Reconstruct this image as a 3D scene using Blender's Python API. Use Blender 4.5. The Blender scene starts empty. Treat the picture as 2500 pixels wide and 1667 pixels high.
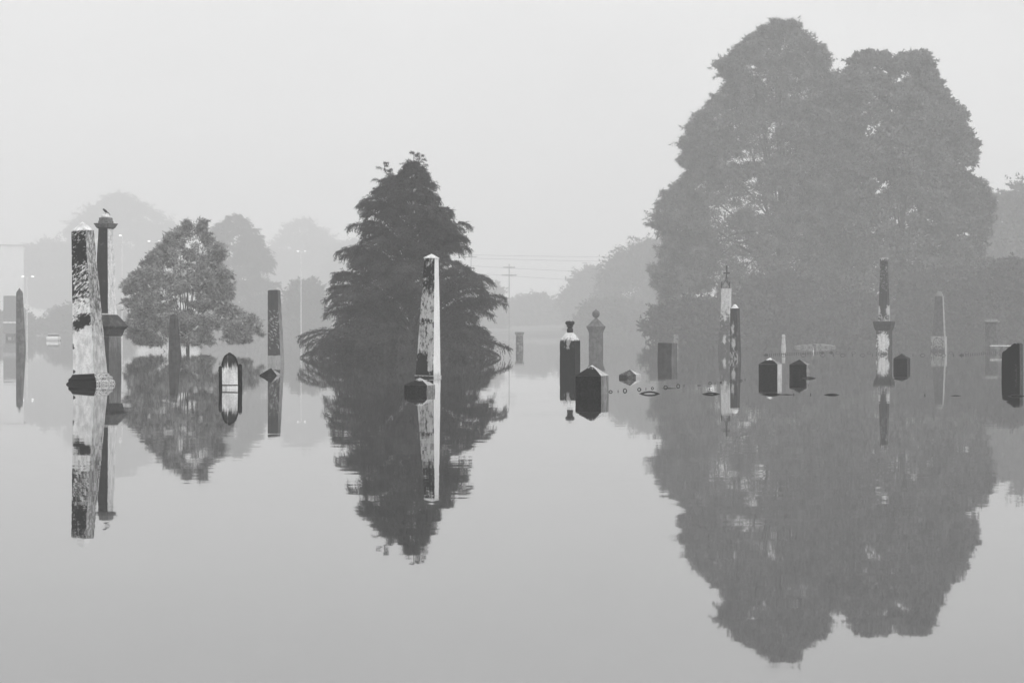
import bpy, bmesh, math, random
import numpy as np
from mathutils import Vector, Matrix

random.seed(7)
SC = bpy.context.scene
COL = SC.collection

# ------------------------------------------------------------------ camera
F, HOR, CH = 5556.0, 808.0, 1.40          # focal length (px of a 2500 px wide frame), horizon row, camera height (m)
cam_d = bpy.data.cameras.new("camera")
cam = bpy.data.objects.new("camera", cam_d)
COL.objects.link(cam)
cam.location = (0, 0, CH)
cam.rotation_euler = (math.radians(90), 0, 0)
cam_d.lens = F / 2500 * 36.0
cam_d.sensor_width = 36.0
cam_d.sensor_fit = 'HORIZONTAL'
cam_d.shift_y = -(833.5 - HOR) / 2500.0
cam_d.clip_start = 0.1
cam_d.clip_end = 6000
SC.camera = cam

# ------------------------------------------------------------------ sky, sun, exposure
SUN_DIR = Vector((0.62, -0.66, 0.42)).normalized()
world = bpy.data.worlds.new("World")
SC.world = world
world.use_nodes = True
wn, wl = world.node_tree.nodes, world.node_tree.links
wn.clear()
sky = wn.new('ShaderNodeTexSky')
sky.sky_type = 'NISHITA'
sky.sun_disc = False
sky.sun_elevation = math.asin(SUN_DIR.z)
sky.sun_rotation = math.atan2(SUN_DIR.x, SUN_DIR.y)
sky.air_density = 1.0
sky.dust_density = 4.0
bw = wn.new('ShaderNodeRGBToBW')
wl.new(sky.outputs[0], bw.inputs[0])
tc = wn.new('ShaderNodeTexCoord')
sep = wn.new('ShaderNodeSeparateXYZ')
wl.new(tc.outputs['Generated'], sep.inputs[0])
ov = wn.new('ShaderNodeMapRange')                    # an overcast layer, paler towards the zenith
ov.inputs['From Min'].default_value = 0.0
ov.inputs['From Max'].default_value = 1.0
ov.inputs['To Min'].default_value = 7.2
ov.inputs['To Max'].default_value = 14.0
zc = wn.new('ShaderNodeMath'); zc.operation = 'MAXIMUM'; zc.inputs[1].default_value = 0.0
zp = wn.new('ShaderNodeMath'); zp.operation = 'POWER'; zp.inputs[1].default_value = 0.5
wl.new(sep.outputs['Z'], zc.inputs[0]); wl.new(zc.outputs[0], zp.inputs[0]); wl.new(zp.outputs[0], ov.inputs['Value'])
cn = wn.new('ShaderNodeTexNoise'); cn.inputs['Scale'].default_value = 6.0; cn.inputs['Detail'].default_value = 3.0
cm = wn.new('ShaderNodeMapping'); cm.inputs['Scale'].default_value = (1, 1, 2.2)
wl.new(tc.outputs['Generated'], cm.inputs['Vector']); wl.new(cm.outputs[0], cn.inputs['Vector'])
cr_ = wn.new('ShaderNodeMapRange'); cr_.inputs['From Min'].default_value = 0.3; cr_.inputs['From Max'].default_value = 0.7
cr_.inputs['To Min'].default_value = 0.95; cr_.inputs['To Max'].default_value = 1.05
wl.new(cn.outputs[0], cr_.inputs['Value'])
cmul = wn.new('ShaderNodeMath'); cmul.operation = 'MULTIPLY'
wl.new(ov.outputs[0], cmul.inputs[0]); wl.new(cr_.outputs[0], cmul.inputs[1])
mx = wn.new('ShaderNodeMix')
mx.data_type = 'FLOAT'
mx.inputs[0].default_value = 0.9
wl.new(bw.outputs[0], mx.inputs[2])
wl.new(cmul.outputs[0], mx.inputs[3])
bg = wn.new('ShaderNodeBackground')
bg.inputs['Strength'].default_value = 0.1
wl.new(mx.outputs[0], bg.inputs['Color'])
wo = wn.new('ShaderNodeOutputWorld')
wl.new(bg.outputs[0], wo.inputs['Surface'])

sun_d = bpy.data.lights.new("sun", 'SUN')
sun_d.energy = 1.5
sun_d.angle = math.radians(14)
sun_d.color = (1.0, 1.0, 1.0)
sun = bpy.data.objects.new("sun", sun_d)
sun.rotation_euler = SUN_DIR.to_track_quat('Z', 'Y').to_euler()
sun.location = SUN_DIR * 40
COL.objects.link(sun)

SC.view_settings.view_transform = 'Standard'
SC.view_settings.look = 'None'
SC.view_settings.exposure = 0.0
SC.view_settings.gamma = 1.0
SC.view_settings.use_curve_mapping = False
cy = SC.cycles
cy.max_bounces = 6
cy.diffuse_bounces = 3
cy.glossy_bounces = 3
cy.volume_bounces = 2
cy.caustics_reflective = False
cy.caustics_refractive = False
cy.use_denoising = True
FOG = 0.00145

# ------------------------------------------------------------------ helpers
def dist(yw):
    return F * CH / (yw - HOR)

def px_x(x, d):
    return (x - 1250.0) * d / F

def px_z(y, d):
    return CH - (y - HOR) * d / F

def tag(o, label=None, cat=None, group=None, kind=None):
    if label: o['label'] = label
    if cat: o['category'] = cat
    if group: o['group'] = group
    if kind: o['kind'] = kind
    return o

def empty(name, loc, rot=(0, 0, 0)):
    o = bpy.data.objects.new(name, None)
    o.empty_display_size = 0.3
    o.location = loc
    o.rotation_euler = rot
    COL.objects.link(o)
    return o

def mesh_obj(name, verts, faces, mats=None, parent=None, fm=None, smooth=False):
    me = bpy.data.meshes.new(name)
    me.from_pydata([tuple(v) for v in verts], [], [tuple(f) for f in faces])
    for m in (mats or []):
        me.materials.append(m)
    if fm:
        me.polygons.foreach_set('material_index', fm)
    if smooth:
        me.polygons.foreach_set('use_smooth', [True] * len(me.polygons))
    me.update()
    o = bpy.data.objects.new(name, me)
    COL.objects.link(o)
    if parent: o.parent = parent
    return o

def tri_mesh(name, V, mat, parent=None, loc=(0, 0, 0)):
    """V: (n, 3, 3) triangles -> one mesh."""
    n = len(V)
    me = bpy.data.meshes.new(name)
    me.vertices.add(n * 3)
    me.vertices.foreach_set('co', V.reshape(-1).astype(np.float32))
    me.loops.add(n * 3)
    me.loops.foreach_set('vertex_index', np.arange(n * 3, dtype=np.int32))
    me.polygons.add(n)
    me.polygons.foreach_set('loop_start', np.arange(0, n * 3, 3, dtype=np.int32))
    me.polygons.foreach_set('loop_total', np.full(n, 3, dtype=np.int32))
    me.update(calc_edges=True)
    me.materials.append(mat)
    o = bpy.data.objects.new(name, me)
    COL.objects.link(o)
    o.location = loc
    if parent: o.parent = parent
    return o

def tube(pts, radii, n=7):
    """verts and faces of a tapered tube through pts"""
    pts = [Vector([float(q) for q in p]) for p in pts]
    radii = [float(r) for r in radii]
    vs, fs = [], []
    up = Vector((0.13, 0.97, 0.2)).normalized()
    for i, p in enumerate(pts):
        t = (pts[min(i + 1, len(pts) - 1)] - pts[max(i - 1, 0)]).normalized()
        a = t.cross(up)
        if a.length < 1e-3: a = t.cross(Vector((1, 0, 0)))
        a.normalize(); b = t.cross(a)
        for k in range(n):
            w = 2 * math.pi * k / n
            vs.append(p + radii[i] * (math.cos(w) * a + math.sin(w) * b))
    for i in range(len(pts) - 1):
        for k in range(n):
            fs.append((i * n + k, i * n + (k + 1) % n, (i + 1) * n + (k + 1) % n, (i + 1) * n + k))
    fs.append(tuple(range(n))[::-1])
    fs.append(tuple((len(pts) - 1) * n + k for k in range(n)))
    return vs, fs

class Acc:
    def __init__(s): s.v, s.f, s.m = [], [], []
    def add(s, vf, mi=0):
        o = len(s.v); s.v += list(vf[0]); s.f += [tuple(i + o for i in f) for f in vf[1]]; s.m += [mi] * len(vf[1]); return s
    def obj(s, name, mats, parent=None, smooth=False):
        return mesh_obj(name, s.v, s.f, mats if isinstance(mats, list) else [mats], parent, s.m, smooth)

def box(x0, x1, y0, y1, z0, z1):
    v = [Vector(p) for p in ((x0, y0, z0), (x1, y0, z0), (x1, y1, z0), (x0, y1, z0), (x0, y0, z1), (x1, y0, z1), (x1, y1, z1), (x0, y1, z1))]
    return v, [(0, 3, 2, 1), (4, 5, 6, 7), (0, 1, 5, 4), (1, 2, 6, 5), (2, 3, 7, 6), (3, 0, 4, 7)]

def lathe(prof, n=16, ph=0.0, cx=0, cy=0):
    """prof: (z, r) bottom to top"""
    vs, fs = [], []
    for z, r in prof:
        for k in range(n):
            w = ph + 2 * math.pi * k / n
            vs.append(Vector((cx + r * math.cos(w), cy + r * math.sin(w), z)))
    for i in range(len(prof) - 1):
        for k in range(n):
            fs.append((i * n + k, i * n + (k + 1) % n, (i + 1) * n + (k + 1) % n, (i + 1) * n + k))
    fs.append(tuple(range(n))[::-1])
    fs.append(tuple((len(prof) - 1) * n + k for k in range(n)))
    return vs, fs

def stack(prof, k=1.0, jit=0.0, step=0.12, seed=1):
    """prof: (z, sx) bottom to top, rectangular plan sx by k*sx; returns verts, faces, material index per face
    (0 front -Y, 1 right +X, 2 the rest)."""
    rnd = random.Random(seed)
    rings = []
    for i, (z, s) in enumerate(prof):
        rings.append((z, s))
        if i + 1 < len(prof):
            z2, s2 = prof[i + 1]
            n = int(abs(z2 - z) / step)
            for j in range(1, n):
                t = j / n
                rings.append((z + (z2 - z) * t, s + (s2 - s) * t))
    vs, fs, fm = [], [], []
    for (z, s) in rings:
        hx, hy = s / 2, s * k / 2
        q = min(1.0, s / 0.05)
        for (a, b) in ((-1, -1), (0, -1), (1, -1), (1, 0), (1, 1), (0, 1), (-1, 1), (-1, 0)):
            e = 1.0 if a and b else 0.35
            vs.append(Vector((a * hx - a * abs(rnd.gauss(0, jit)) * q * e, b * hy - b * abs(rnd.gauss(0, jit)) * q * e, z + rnd.gauss(0, jit * 0.3) * (s > 0.02))))
    side = [0, 0, 1, 1, 2, 2, 2, 2]
    for i in range(len(rings) - 1):
        for c in range(8):
            fs.append((i * 8 + c, i * 8 + (c + 1) % 8, (i + 1) * 8 + (c + 1) % 8, (i + 1) * 8 + c)); fm.append(side[c])
    fs.append(tuple(range(8))[::-1]); fm.append(2)
    fs.append(tuple((len(rings) - 1) * 8 + c for c in range(8))); fm.append(2)
    return vs, fs, fm

def extrude(outline, y0, y1, fm3=(0, 1, 2)):
    """outline (x, z) counter clockwise seen from the front (-Y)"""
    n = len(outline)
    vs = [Vector((x, y0, z)) for x, z in outline] + [Vector((x, y1, z)) for x, z in outline]
    fs = [tuple(range(n)), tuple(range(2 * n - 1, n - 1, -1))]
    for i in range(n):
        j = (i + 1) % n
        fs.append((j, i, i + n, j + n))
    return vs, fs

# ------------------------------------------------------------------ materials
def nt(name):
    m = bpy.data.materials.new(name)
    m.use_nodes = True
    return m, m.node_tree.nodes, m.node_tree.links, m.node_tree.nodes['Principled BSDF']

def grey(v): return (v, v, v, 1)

def plain(name, v, rough=0.8, var=0.25, scale=3.0, metal=0.0, emit=0.0):
    m, N, L, P = nt(name)
    t = N.new('ShaderNodeTexCoord')
    n = N.new('ShaderNodeTexNoise'); n.inputs['Scale'].default_value = scale; n.inputs['Detail'].default_value = 6
    L.new(t.outputs['Object'], n.inputs['Vector'])
    r = N.new('ShaderNodeMapRange')
    r.inputs['From Min'].default_value = 0.3; r.inputs['From Max'].default_value = 0.7
    r.inputs['To Min'].default_value = v * (1 - var); r.inputs['To Max'].default_value = v * (1 + var)
    L.new(n.outputs[0], r.inputs['Value'])
    L.new(r.outputs[0], P.inputs['Base Color'])
    P.inputs['Roughness'].default_value = rough
    P.inputs['Metallic'].default_value = metal
    if emit:
        P.inputs['Emission Color'].default_value = grey(1); P.inputs['Emission Strength'].default_value = emit
    return m

def stone(name, light, dark, ramp, scale=6.0, squash=(1, 1, 1), rot=(0, 0, 0), spots=(), edge=0.05, seed=0.0, rough=0.85, speck=0.25, gloss=None):
    """weathered stone: pale marble under black lichen, some face tones with painted shade. ramp = (z in m, 0 dark .. 1 clean)"""
    m, N, L, P = nt(name)
    t = N.new('ShaderNodeTexCoord')
    m0 = N.new('ShaderNodeMapping'); m0.inputs['Rotation'].default_value = rot
    L.new(t.outputs['Object'], m0.inputs['Vector'])
    mp = N.new('ShaderNodeMapping')
    mp.inputs['Scale'].default_value = squash
    mp.inputs['Location'].default_value = (seed, seed * 1.7, seed * 0.6)
    L.new(m0.outputs[0], mp.inputs['Vector'])
    n = N.new('ShaderNodeTexNoise')
    n.inputs['Scale'].default_value = scale; n.inputs['Detail'].default_value = 9; n.inputs['Roughness'].default_value = 0.62
    L.new(mp.outputs[0], n.inputs['Vector'])
    sp = N.new('ShaderNodeSeparateXYZ'); L.new(t.outputs['Object'], sp.inputs[0])
    z0, z1 = ramp[0][0], ramp[-1][0]
    if z1 - z0 < 1e-4: z1 = z0 + 1
    mr = N.new('ShaderNodeMapRange'); mr.inputs['From Min'].default_value = z0; mr.inputs['From Max'].default_value = z1
    L.new(sp.outputs['Z'], mr.inputs['Value'])
    cr = N.new('ShaderNodeValToRGB')
    el = cr.color_ramp.elements
    el[0].position = 0; el[0].color = grey(ramp[0][1])
    el[1].position = 1; el[1].color = grey(ramp[-1][1])
    for z, b in ramp[1:-1]:
        e = el.new((z - z0) / (z1 - z0)); e.color = grey(b)
    L.new(mr.outputs[0], cr.inputs[0])
    def math_(op, a, b):
        q = N.new('ShaderNodeMath'); q.operation = op
        for i, s in enumerate((a, b)):
            if isinstance(s, (int, float)): q.inputs[i].default_value = s
            else: L.new(s, q.inputs[i])
        return q.outputs[0]
    cur = math_('ADD', n.outputs[0], cr.outputs[0])
    for (cx, cz, rx, rz, amp) in spots:
        a = N.new('ShaderNodeVectorMath'); a.operation = 'SUBTRACT'; L.new(t.outputs['Object'], a.inputs[0]); a.inputs[1].default_value = (cx, 0, cz)
        b = N.new('ShaderNodeVectorMath'); b.operation = 'MULTIPLY'; L.new(a.outputs[0], b.inputs[0]); b.inputs[1].default_value = (1 / rx, 0, 1 / rz)
        c = N.new('ShaderNodeVectorMath'); c.operation = 'LENGTH'; L.new(b.outputs[0], c.inputs[0])
        d = N.new('ShaderNodeMapRange'); d.inputs['From Min'].default_value = 0.2; d.inputs['From Max'].default_value = 1.0
        d.inputs['To Min'].default_value = amp; d.inputs['To Max'].default_value = 0
        L.new(c.outputs['Value'], d.inputs['Value'])
        cur = math_('ADD', cur, d.outputs[0])
    k = N.new('ShaderNodeMapRange'); k.interpolation_type = 'SMOOTHSTEP'
    k.inputs['From Min'].default_value = 1.0 - edge; k.inputs['From Max'].default_value = 1.0 + edge
    L.new(cur, k.inputs['Value'])
    n2 = N.new('ShaderNodeTexNoise'); n2.inputs['Scale'].default_value = 28; n2.inputs['Detail'].default_value = 7; n2.inputs['Roughness'].default_value = 0.7
    L.new(t.outputs['Object'], n2.inputs['Vector'])
    s2 = N.new('ShaderNodeMapRange'); s2.inputs['From Min'].default_value = 0.3; s2.inputs['From Max'].default_value = 0.7
    s2.inputs['To Min'].default_value = 1 - speck; s2.inputs['To Max'].default_value = 1 + speck
    L.new(n2.outputs[0], s2.inputs['Value'])
    base = N.new('ShaderNodeMapRange'); base.inputs['To Min'].default_value = dark; base.inputs['To Max'].default_value = light
    L.new(k.outputs[0], base.inputs['Value'])
    n3 = N.new('ShaderNodeTexNoise'); n3.inputs['Scale'].default_value = 7; n3.inputs['Detail'].default_value = 4
    mp3 = N.new('ShaderNodeMapping'); mp3.inputs['Scale'].default_value = (1, 1, .45); L.new(t.outputs['Object'], mp3.inputs['Vector']); L.new(mp3.outputs[0], n3.inputs['Vector'])
    s3 = N.new('ShaderNodeMapRange'); s3.inputs['From Min'].default_value = 0.32; s3.inputs['From Max'].default_value = 0.68
    s3.inputs['To Min'].default_value = 1 - speck * .9; s3.inputs['To Max'].default_value = 1 + speck * .6
    L.new(n3.outputs[0], s3.inputs['Value'])
    colr = math_('MULTIPLY', math_('MULTIPLY', base.outputs[0], s2.outputs[0]), s3.outputs[0])
    L.new(colr, P.inputs['Base Color'])
    P.inputs['Roughness'].default_value = rough
    P.inputs['Specular IOR Level'].default_value = 0.1
    bp = N.new('ShaderNodeBump'); bp.inputs['Strength'].default_value = 0.35; bp.inputs['Distance'].default_value = 0.01
    L.new(n2.outputs[0], bp.inputs['Height']); L.new(bp.outputs[0], P.inputs['Normal'])
    return m

# ------------------------------------------------------------------ water, ground, haze
def build_setting():
    m, N, L, P = nt('flood_water')
    P.inputs['Base Color'].default_value = grey(0.03)
    P.inputs['Roughness'].default_value = 0.015
    P.inputs['IOR'].default_value = 1.52
    t = N.new('ShaderNodeTexCoord')
    def noise(scale, sq, det, off):
        mp = N.new('ShaderNodeMapping'); mp.inputs['Scale'].default_value = sq; mp.inputs['Location'].default_value = off
        L.new(t.outputs['Object'], mp.inputs['Vector'])
        n = N.new('ShaderNodeTexNoise'); n.inputs['Scale'].default_value = scale; n.inputs['Detail'].default_value = det; n.inputs['Roughness'].default_value = 0.55
        L.new(mp.outputs[0], n.inputs['Vector'])
        return n
    def vm(op, a, b=None, s=None):
        q = N.new('ShaderNodeVectorMath'); q.operation = op; L.new(a, q.inputs[0])
        if b is not None:
            if isinstance(b, tuple): q.inputs[1].default_value = b
            else: L.new(b, q.inputs[1])
        if s is not None:
            if isinstance(s, float): q.inputs['Scale'].default_value = s
            else: L.new(s, q.inputs['Scale'])
        return q.outputs[0]
    fine = noise(3.2, (0.55, 1, 1), 3, (3, 1, 0))
    swell = noise(0.45, (0.6, 1, 1), 2, (11, 5, 0))
    patch = noise(0.05, (0.45, 1, 1), 3, (2.5, 8, 0))
    pr = N.new('ShaderNodeMapRange'); pr.interpolation_type = 'SMOOTHSTEP'
    pr.inputs['From Min'].default_value = 0.40; pr.inputs['From Max'].default_value = 0.62
    pr.inputs['To Min'].default_value = 0.0018; pr.inputs['To Max'].default_value = 0.0075
    L.new(patch.outputs[0], pr.inputs['Value'])
    a = vm('SUBTRACT', fine.outputs['Color'], (0.5, 0.5, 0.5))
    a = vm('SCALE', a, s=pr.outputs[0])
    b = vm('SUBTRACT', swell.outputs['Color'], (0.5, 0.5, 0.5))
    b = vm('SCALE', b, s=0.0016)
    c = vm('ADD', a, b)
    c = vm('MULTIPLY', c, (1, 1, 0))
    c = vm('ADD', c, (0, 0, 1))
    c = vm('NORMALIZE', c)
    L.new(c, P.inputs['Normal'])
    gl = N.new('ShaderNodeBsdfGlossy'); gl.inputs['Color'].default_value = grey(0.97); gl.inputs['Roughness'].default_value = 0.015
    L.new(c, gl.inputs['Normal'])
    ms = N.new('ShaderNodeMixShader'); ms.inputs[0].default_value = 0.15
    L.new(P.outputs[0], ms.inputs[1]); L.new(gl.outputs[0], ms.inputs[2])
    L.new(ms.outputs[0], [q for q in N if q.type == 'OUTPUT_MATERIAL'][0].inputs['Surface'])
    w = mesh_obj('water', [(-640, -70, 0), (640, -70, 0), (640, 1400, 0), (-640, 1400, 0)], [(0, 1, 2, 3)], [m])
    tag(w, kind='structure')
    g = plain('silt_ground', 0.09, 0.95, 0.3, 0.05)
    xs = np.linspace(-660, 660, 67); ys = np.linspace(-75, 1420, 90)
    vs = []
    rnd = np.random.RandomState(4)
    for y in ys:
        for x in xs:
            far = max(0, (y - 560) / 640)
            side = max(0, (abs(x) - 560) / 100) + max(0, (-y - 40) / 35) * 0.7
            z = -1.7 + 9 * min(far, 1.15) ** 1.2 + far * 1.6 * math.sin(x * .045 + y * .02) * math.sin(x * .021 + 1) + 6 * side + 0.25 * math.sin(x * 0.03 + 1.3 * math.sin(y * 0.021)) + rnd.normal(0, 0.04)
            z += 3.5 * far * math.sin(x * 0.011 + 2.0) 
            vs.append((x, y, z))
    nx = len(xs)
    fs = [(j * nx + i, j * nx + i + 1, (j + 1) * nx + i + 1, (j + 1) * nx + i) for j in range(len(ys) - 1) for i in range(nx - 1)]
    gr = mesh_obj('ground', vs, fs, [g], smooth=True)
    tag(gr, kind='structure')
    # the mist: one even box of air round everything
    hm = bpy.data.materials.new('mist_air'); hm.use_nodes = True
    hn, hl = hm.node_tree.nodes, hm.node_tree.links
    hn.clear()
    pv = hn.new('ShaderNodeVolumePrincipled')
    pv.inputs['Color'].default_value = grey(0.97)
    pv.inputs['Density'].default_value = FOG
    pv.inputs['Anisotropy'].default_value = 0.0
    ho = hn.new('ShaderNodeOutputMaterial'); hl.new(pv.outputs[0], ho.inputs['Volume'])
    v, f = box(-680, 680, -90, 1440, -3.2, 80)
    hz = mesh_obj('haze', v, f, [hm]); tag(hz, 'pale morning mist lying over the whole flooded cemetery', 'mist', kind='stuff')
build_setting()

# ------------------------------------------------------------------ monuments
IRON = plain('black_iron', 0.012, 0.6, 0.3, 20)
PALE = stone('clean_marble', 0.62, 0.2, [(-1, .75), (6, .75)], 5)
GRAN = stone('dark_granite', 0.12, 0.045, [(-1, .45), (6, .5)], 8)
GREYST = stone('grey_limestone', 0.30, 0.10, [(-1, .55), (6, .55)], 6)

def root(name, x, yw, theta, lean=0.0, fb=0.0, label=None, cat=None, group=None):
    """an Empty at the waterline under pixel column x; theta = how far the front turns to the left as seen from the camera"""
    d = dist(yw)
    X = px_x(x, d)
    phi = math.atan2(X, d)
    R = Matrix.Rotation(math.radians(lean), 3, 'Y') @ Matrix.Rotation(math.radians(fb), 3, 'X') @ Matrix.Rotation(-math.radians(theta) - phi, 3, 'Z')
    o = empty(name, (X, d, 0), R.to_euler())
    tag(o, label, cat, group)
    o['_k'] = d / F
    return o

def K(o): return o['_k']

def part(o, name, yw, prof, theta, mats, k=1.0, jit=0.004, seed=1, bevel=0.008):
    """prof in pixels: (row, full width as seen), from the bottom up; a row below yw goes under water"""
    q = K(o)
    th = math.radians(theta)
    fac = math.cos(th) + k * math.sin(th)
    pr = [((yw - y) * q, max(w, 0.02) * q / fac) for y, w in prof]
    vs, fs, fm = stack(pr, k, jit, 0.15, seed)
    ob = mesh_obj(name, vs, fs, mats, o, fm)
    if bevel:
        b = ob.modifiers.new('bevel', 'BEVEL'); b.width = bevel; b.segments = 2; b.limit_method = 'ANGLE'; b.angle_limit = math.radians(35)
    return ob

def loose(o, name, vf, mat, smooth=False):
    a = Acc(); a.add(vf)
    return a.obj(name, mat, o, smooth)

def finish():
    for o in list(bpy.data.objects):
        if '_k' in o: del o['_k']

def three(front, side, rest): return [front, side, rest]  # per-face tones mix grime with painted light and shade, fronts mostly darker

# --- 1 tall leaning marble obelisk, far left foreground
def big_obelisk():
    yw, th = 938, 32
    o = root('obelisk', 221.5, yw, th, -3.0, 0, 'tall leaning marble obelisk streaked with black lichen, on a dark rolled base at the left', 'obelisk')
    q = K(o)
    z = lambda y: (yw - y) * q
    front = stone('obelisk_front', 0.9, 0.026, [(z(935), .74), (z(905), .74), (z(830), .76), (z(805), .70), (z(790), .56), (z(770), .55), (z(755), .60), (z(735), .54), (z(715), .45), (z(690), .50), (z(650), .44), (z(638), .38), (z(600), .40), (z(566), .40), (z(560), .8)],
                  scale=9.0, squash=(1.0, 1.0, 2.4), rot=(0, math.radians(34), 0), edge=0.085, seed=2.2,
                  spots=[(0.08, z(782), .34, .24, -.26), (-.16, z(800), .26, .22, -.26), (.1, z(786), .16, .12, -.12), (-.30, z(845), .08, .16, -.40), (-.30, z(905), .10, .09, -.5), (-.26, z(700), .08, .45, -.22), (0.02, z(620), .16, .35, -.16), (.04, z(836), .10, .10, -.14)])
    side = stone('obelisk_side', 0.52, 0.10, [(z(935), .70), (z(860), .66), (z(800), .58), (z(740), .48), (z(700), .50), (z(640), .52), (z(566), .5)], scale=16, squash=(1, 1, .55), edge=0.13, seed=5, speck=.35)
    cap = stone('obelisk_cap', 0.72, 0.2, [(z(566), .45), (z(560), .7), (z(541), .75)], scale=14, edge=.1)
    bd = stone('obelisk_base_front', 0.05, 0.01, [(-1, .3), (z(914), .33)], scale=14)
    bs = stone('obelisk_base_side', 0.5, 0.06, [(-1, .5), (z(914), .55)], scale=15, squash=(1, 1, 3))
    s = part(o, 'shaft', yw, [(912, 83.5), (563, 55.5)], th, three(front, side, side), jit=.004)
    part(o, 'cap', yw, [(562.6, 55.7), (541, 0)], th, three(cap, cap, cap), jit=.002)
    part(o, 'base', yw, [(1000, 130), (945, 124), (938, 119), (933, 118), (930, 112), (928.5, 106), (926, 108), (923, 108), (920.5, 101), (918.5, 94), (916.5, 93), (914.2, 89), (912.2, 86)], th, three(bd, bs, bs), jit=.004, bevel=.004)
big_obelisk()

# --- 2 capped square column with a bird on it
def bird_column():
    yw, th = 902.5, 32
    o = root('column_monument', 256.5, yw, th, 0.3, 0, 'tapering square column with flat slab cap and a bird on top, behind the leaning obelisk', 'monument')
    q = K(o); z = lambda y: (yw - y) * q
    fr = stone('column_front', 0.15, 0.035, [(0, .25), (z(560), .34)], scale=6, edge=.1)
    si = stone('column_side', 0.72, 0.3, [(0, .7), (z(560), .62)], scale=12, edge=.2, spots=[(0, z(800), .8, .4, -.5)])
    cp = stone('column_slab', 0.26, 0.09, [(0, .5), (z(500), .5)], scale=14, squash=(3, 3, .6), edge=.12)
    ped = stone('column_pedestal', 0.22, 0.11, [(0, .3), (z(860), .4), (z(822), .6)], scale=5, squash=(2, 2, .5), edge=.2)
    lip = stone('column_lip', 0.7, 0.3, [(0, .7), (6, .7)], scale=10)
    pf = stone('pedestal_front', 0.10, 0.05, [(0, .3), (z(820), .4)], scale=5)
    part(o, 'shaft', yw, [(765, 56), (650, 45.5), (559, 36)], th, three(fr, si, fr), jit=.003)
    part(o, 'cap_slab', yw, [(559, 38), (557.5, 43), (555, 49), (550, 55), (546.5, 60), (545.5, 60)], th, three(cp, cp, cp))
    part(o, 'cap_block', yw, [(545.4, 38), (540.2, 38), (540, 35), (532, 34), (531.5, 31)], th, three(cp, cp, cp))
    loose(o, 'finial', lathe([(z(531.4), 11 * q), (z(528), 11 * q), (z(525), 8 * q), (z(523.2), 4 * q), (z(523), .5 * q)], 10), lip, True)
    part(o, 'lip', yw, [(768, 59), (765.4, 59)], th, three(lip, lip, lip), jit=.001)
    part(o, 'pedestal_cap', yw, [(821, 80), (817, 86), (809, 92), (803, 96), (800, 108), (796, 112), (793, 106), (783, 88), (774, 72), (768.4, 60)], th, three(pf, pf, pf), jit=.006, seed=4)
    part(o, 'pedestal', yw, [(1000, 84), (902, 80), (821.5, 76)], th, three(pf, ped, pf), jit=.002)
    # the bird
    d = o.location.y
    b = empty('bird', (px_x(258, d), d - 0.02, px_z(523.3, d)))
    tag(b, 'small dark songbird perched on the finial of the slab capped column', 'bird')
    bm_ = plain('bird_feathers', 0.03, 0.8, .4, 40)
    bb = plain('bird_breast', 0.09, 0.8, .3, 40)
    A = Acc()
    # body axis: tail low right, head high left, seen from the side
    pts = [(.10, 0, .035), (.075, 0, .055), (.045, 0, .075), (.01, 0, .105), (-.03, 0, .135), (-.055, 0, .155), (-.072, 0, .172), (-.085, 0, .178)]
    rr = [.006, .018, .033, .045, .046, .034, .030, .012]
    A.add(tube(pts, rr, 12))
    body = A.obj('body', bm_, b, True)
    sb = body.modifiers.new('sub', 'SUBSURF'); sb.levels = 1; sb.render_levels = 1
    loose(b, 'head', lathe([(.145, .004), (.152, .02), (.165, .031), (.18, .034), (.193, .028), (.203, .014), (.206, .002)], 12, 0, -.068, 0), bm_, True)
    loose(b, 'beak', tube([(-.098, 0, .178), (-.128, 0, .172)], [.009, .001], 6), bm_)
    loose(b, 'tail', extrude([(.085, .058), (.155, -.035), (.170, -.025), (.105, .075)], -.014, .014), bm_)
    for s in (-1, 1):
        loose(b, 'wing', tube([(-.02, s * .036, .13), (.03, s * .04, .095), (.09, s * .018, .04)], [.02, .022, .004], 7), bm_, True)
        loose(b, 'leg', tube([(.005, s * .018, .07), (.0, s * .02, -.004)], [.005, .004], 5), bb)
bird_column()

# --- far left and mid left obelisks
def simple_obelisk(x, yw, th, lean, prof, capprof, mats, label, group=None, base=None, seed=1, capmat=None):
    o = root('obelisk', x, yw, th, lean, 0, label, 'obelisk', group)
    part(o, 'shaft', yw, prof, th, mats, seed=seed)
    if capprof: part(o, 'cap', yw, capprof, th, [capmat] * 3 if capmat else mats, seed=seed + 1, jit=.002)
    if base: part(o, 'base', yw, base, th, mats, seed=seed + 2)
    return o
FG = stone('far_stone', 0.17, 0.09, [(-1, .5), (6, .5)], 3)
simple_obelisk(51, 852, 30, -1.4, [(950, 28), (852, 24.5), (715, 16.5)], [(714.6, 16.8), (702.5, 0)], [FG] * 3, 'pale slender obelisk fading into the mist at the far left edge')
DG = stone('slate_obelisk', 0.06, 0.03, [(-1, .5), (6, .5)], 4)
simple_obelisk(427, 869, 30, -1.6, [(960, 36), (869, 32.5), (776, 21)], [(775.7, 21), (770, 16), (766.5, 6)], [DG] * 3, 'dark smooth obelisk with blunt tip standing before the magnolia tree')

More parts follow.
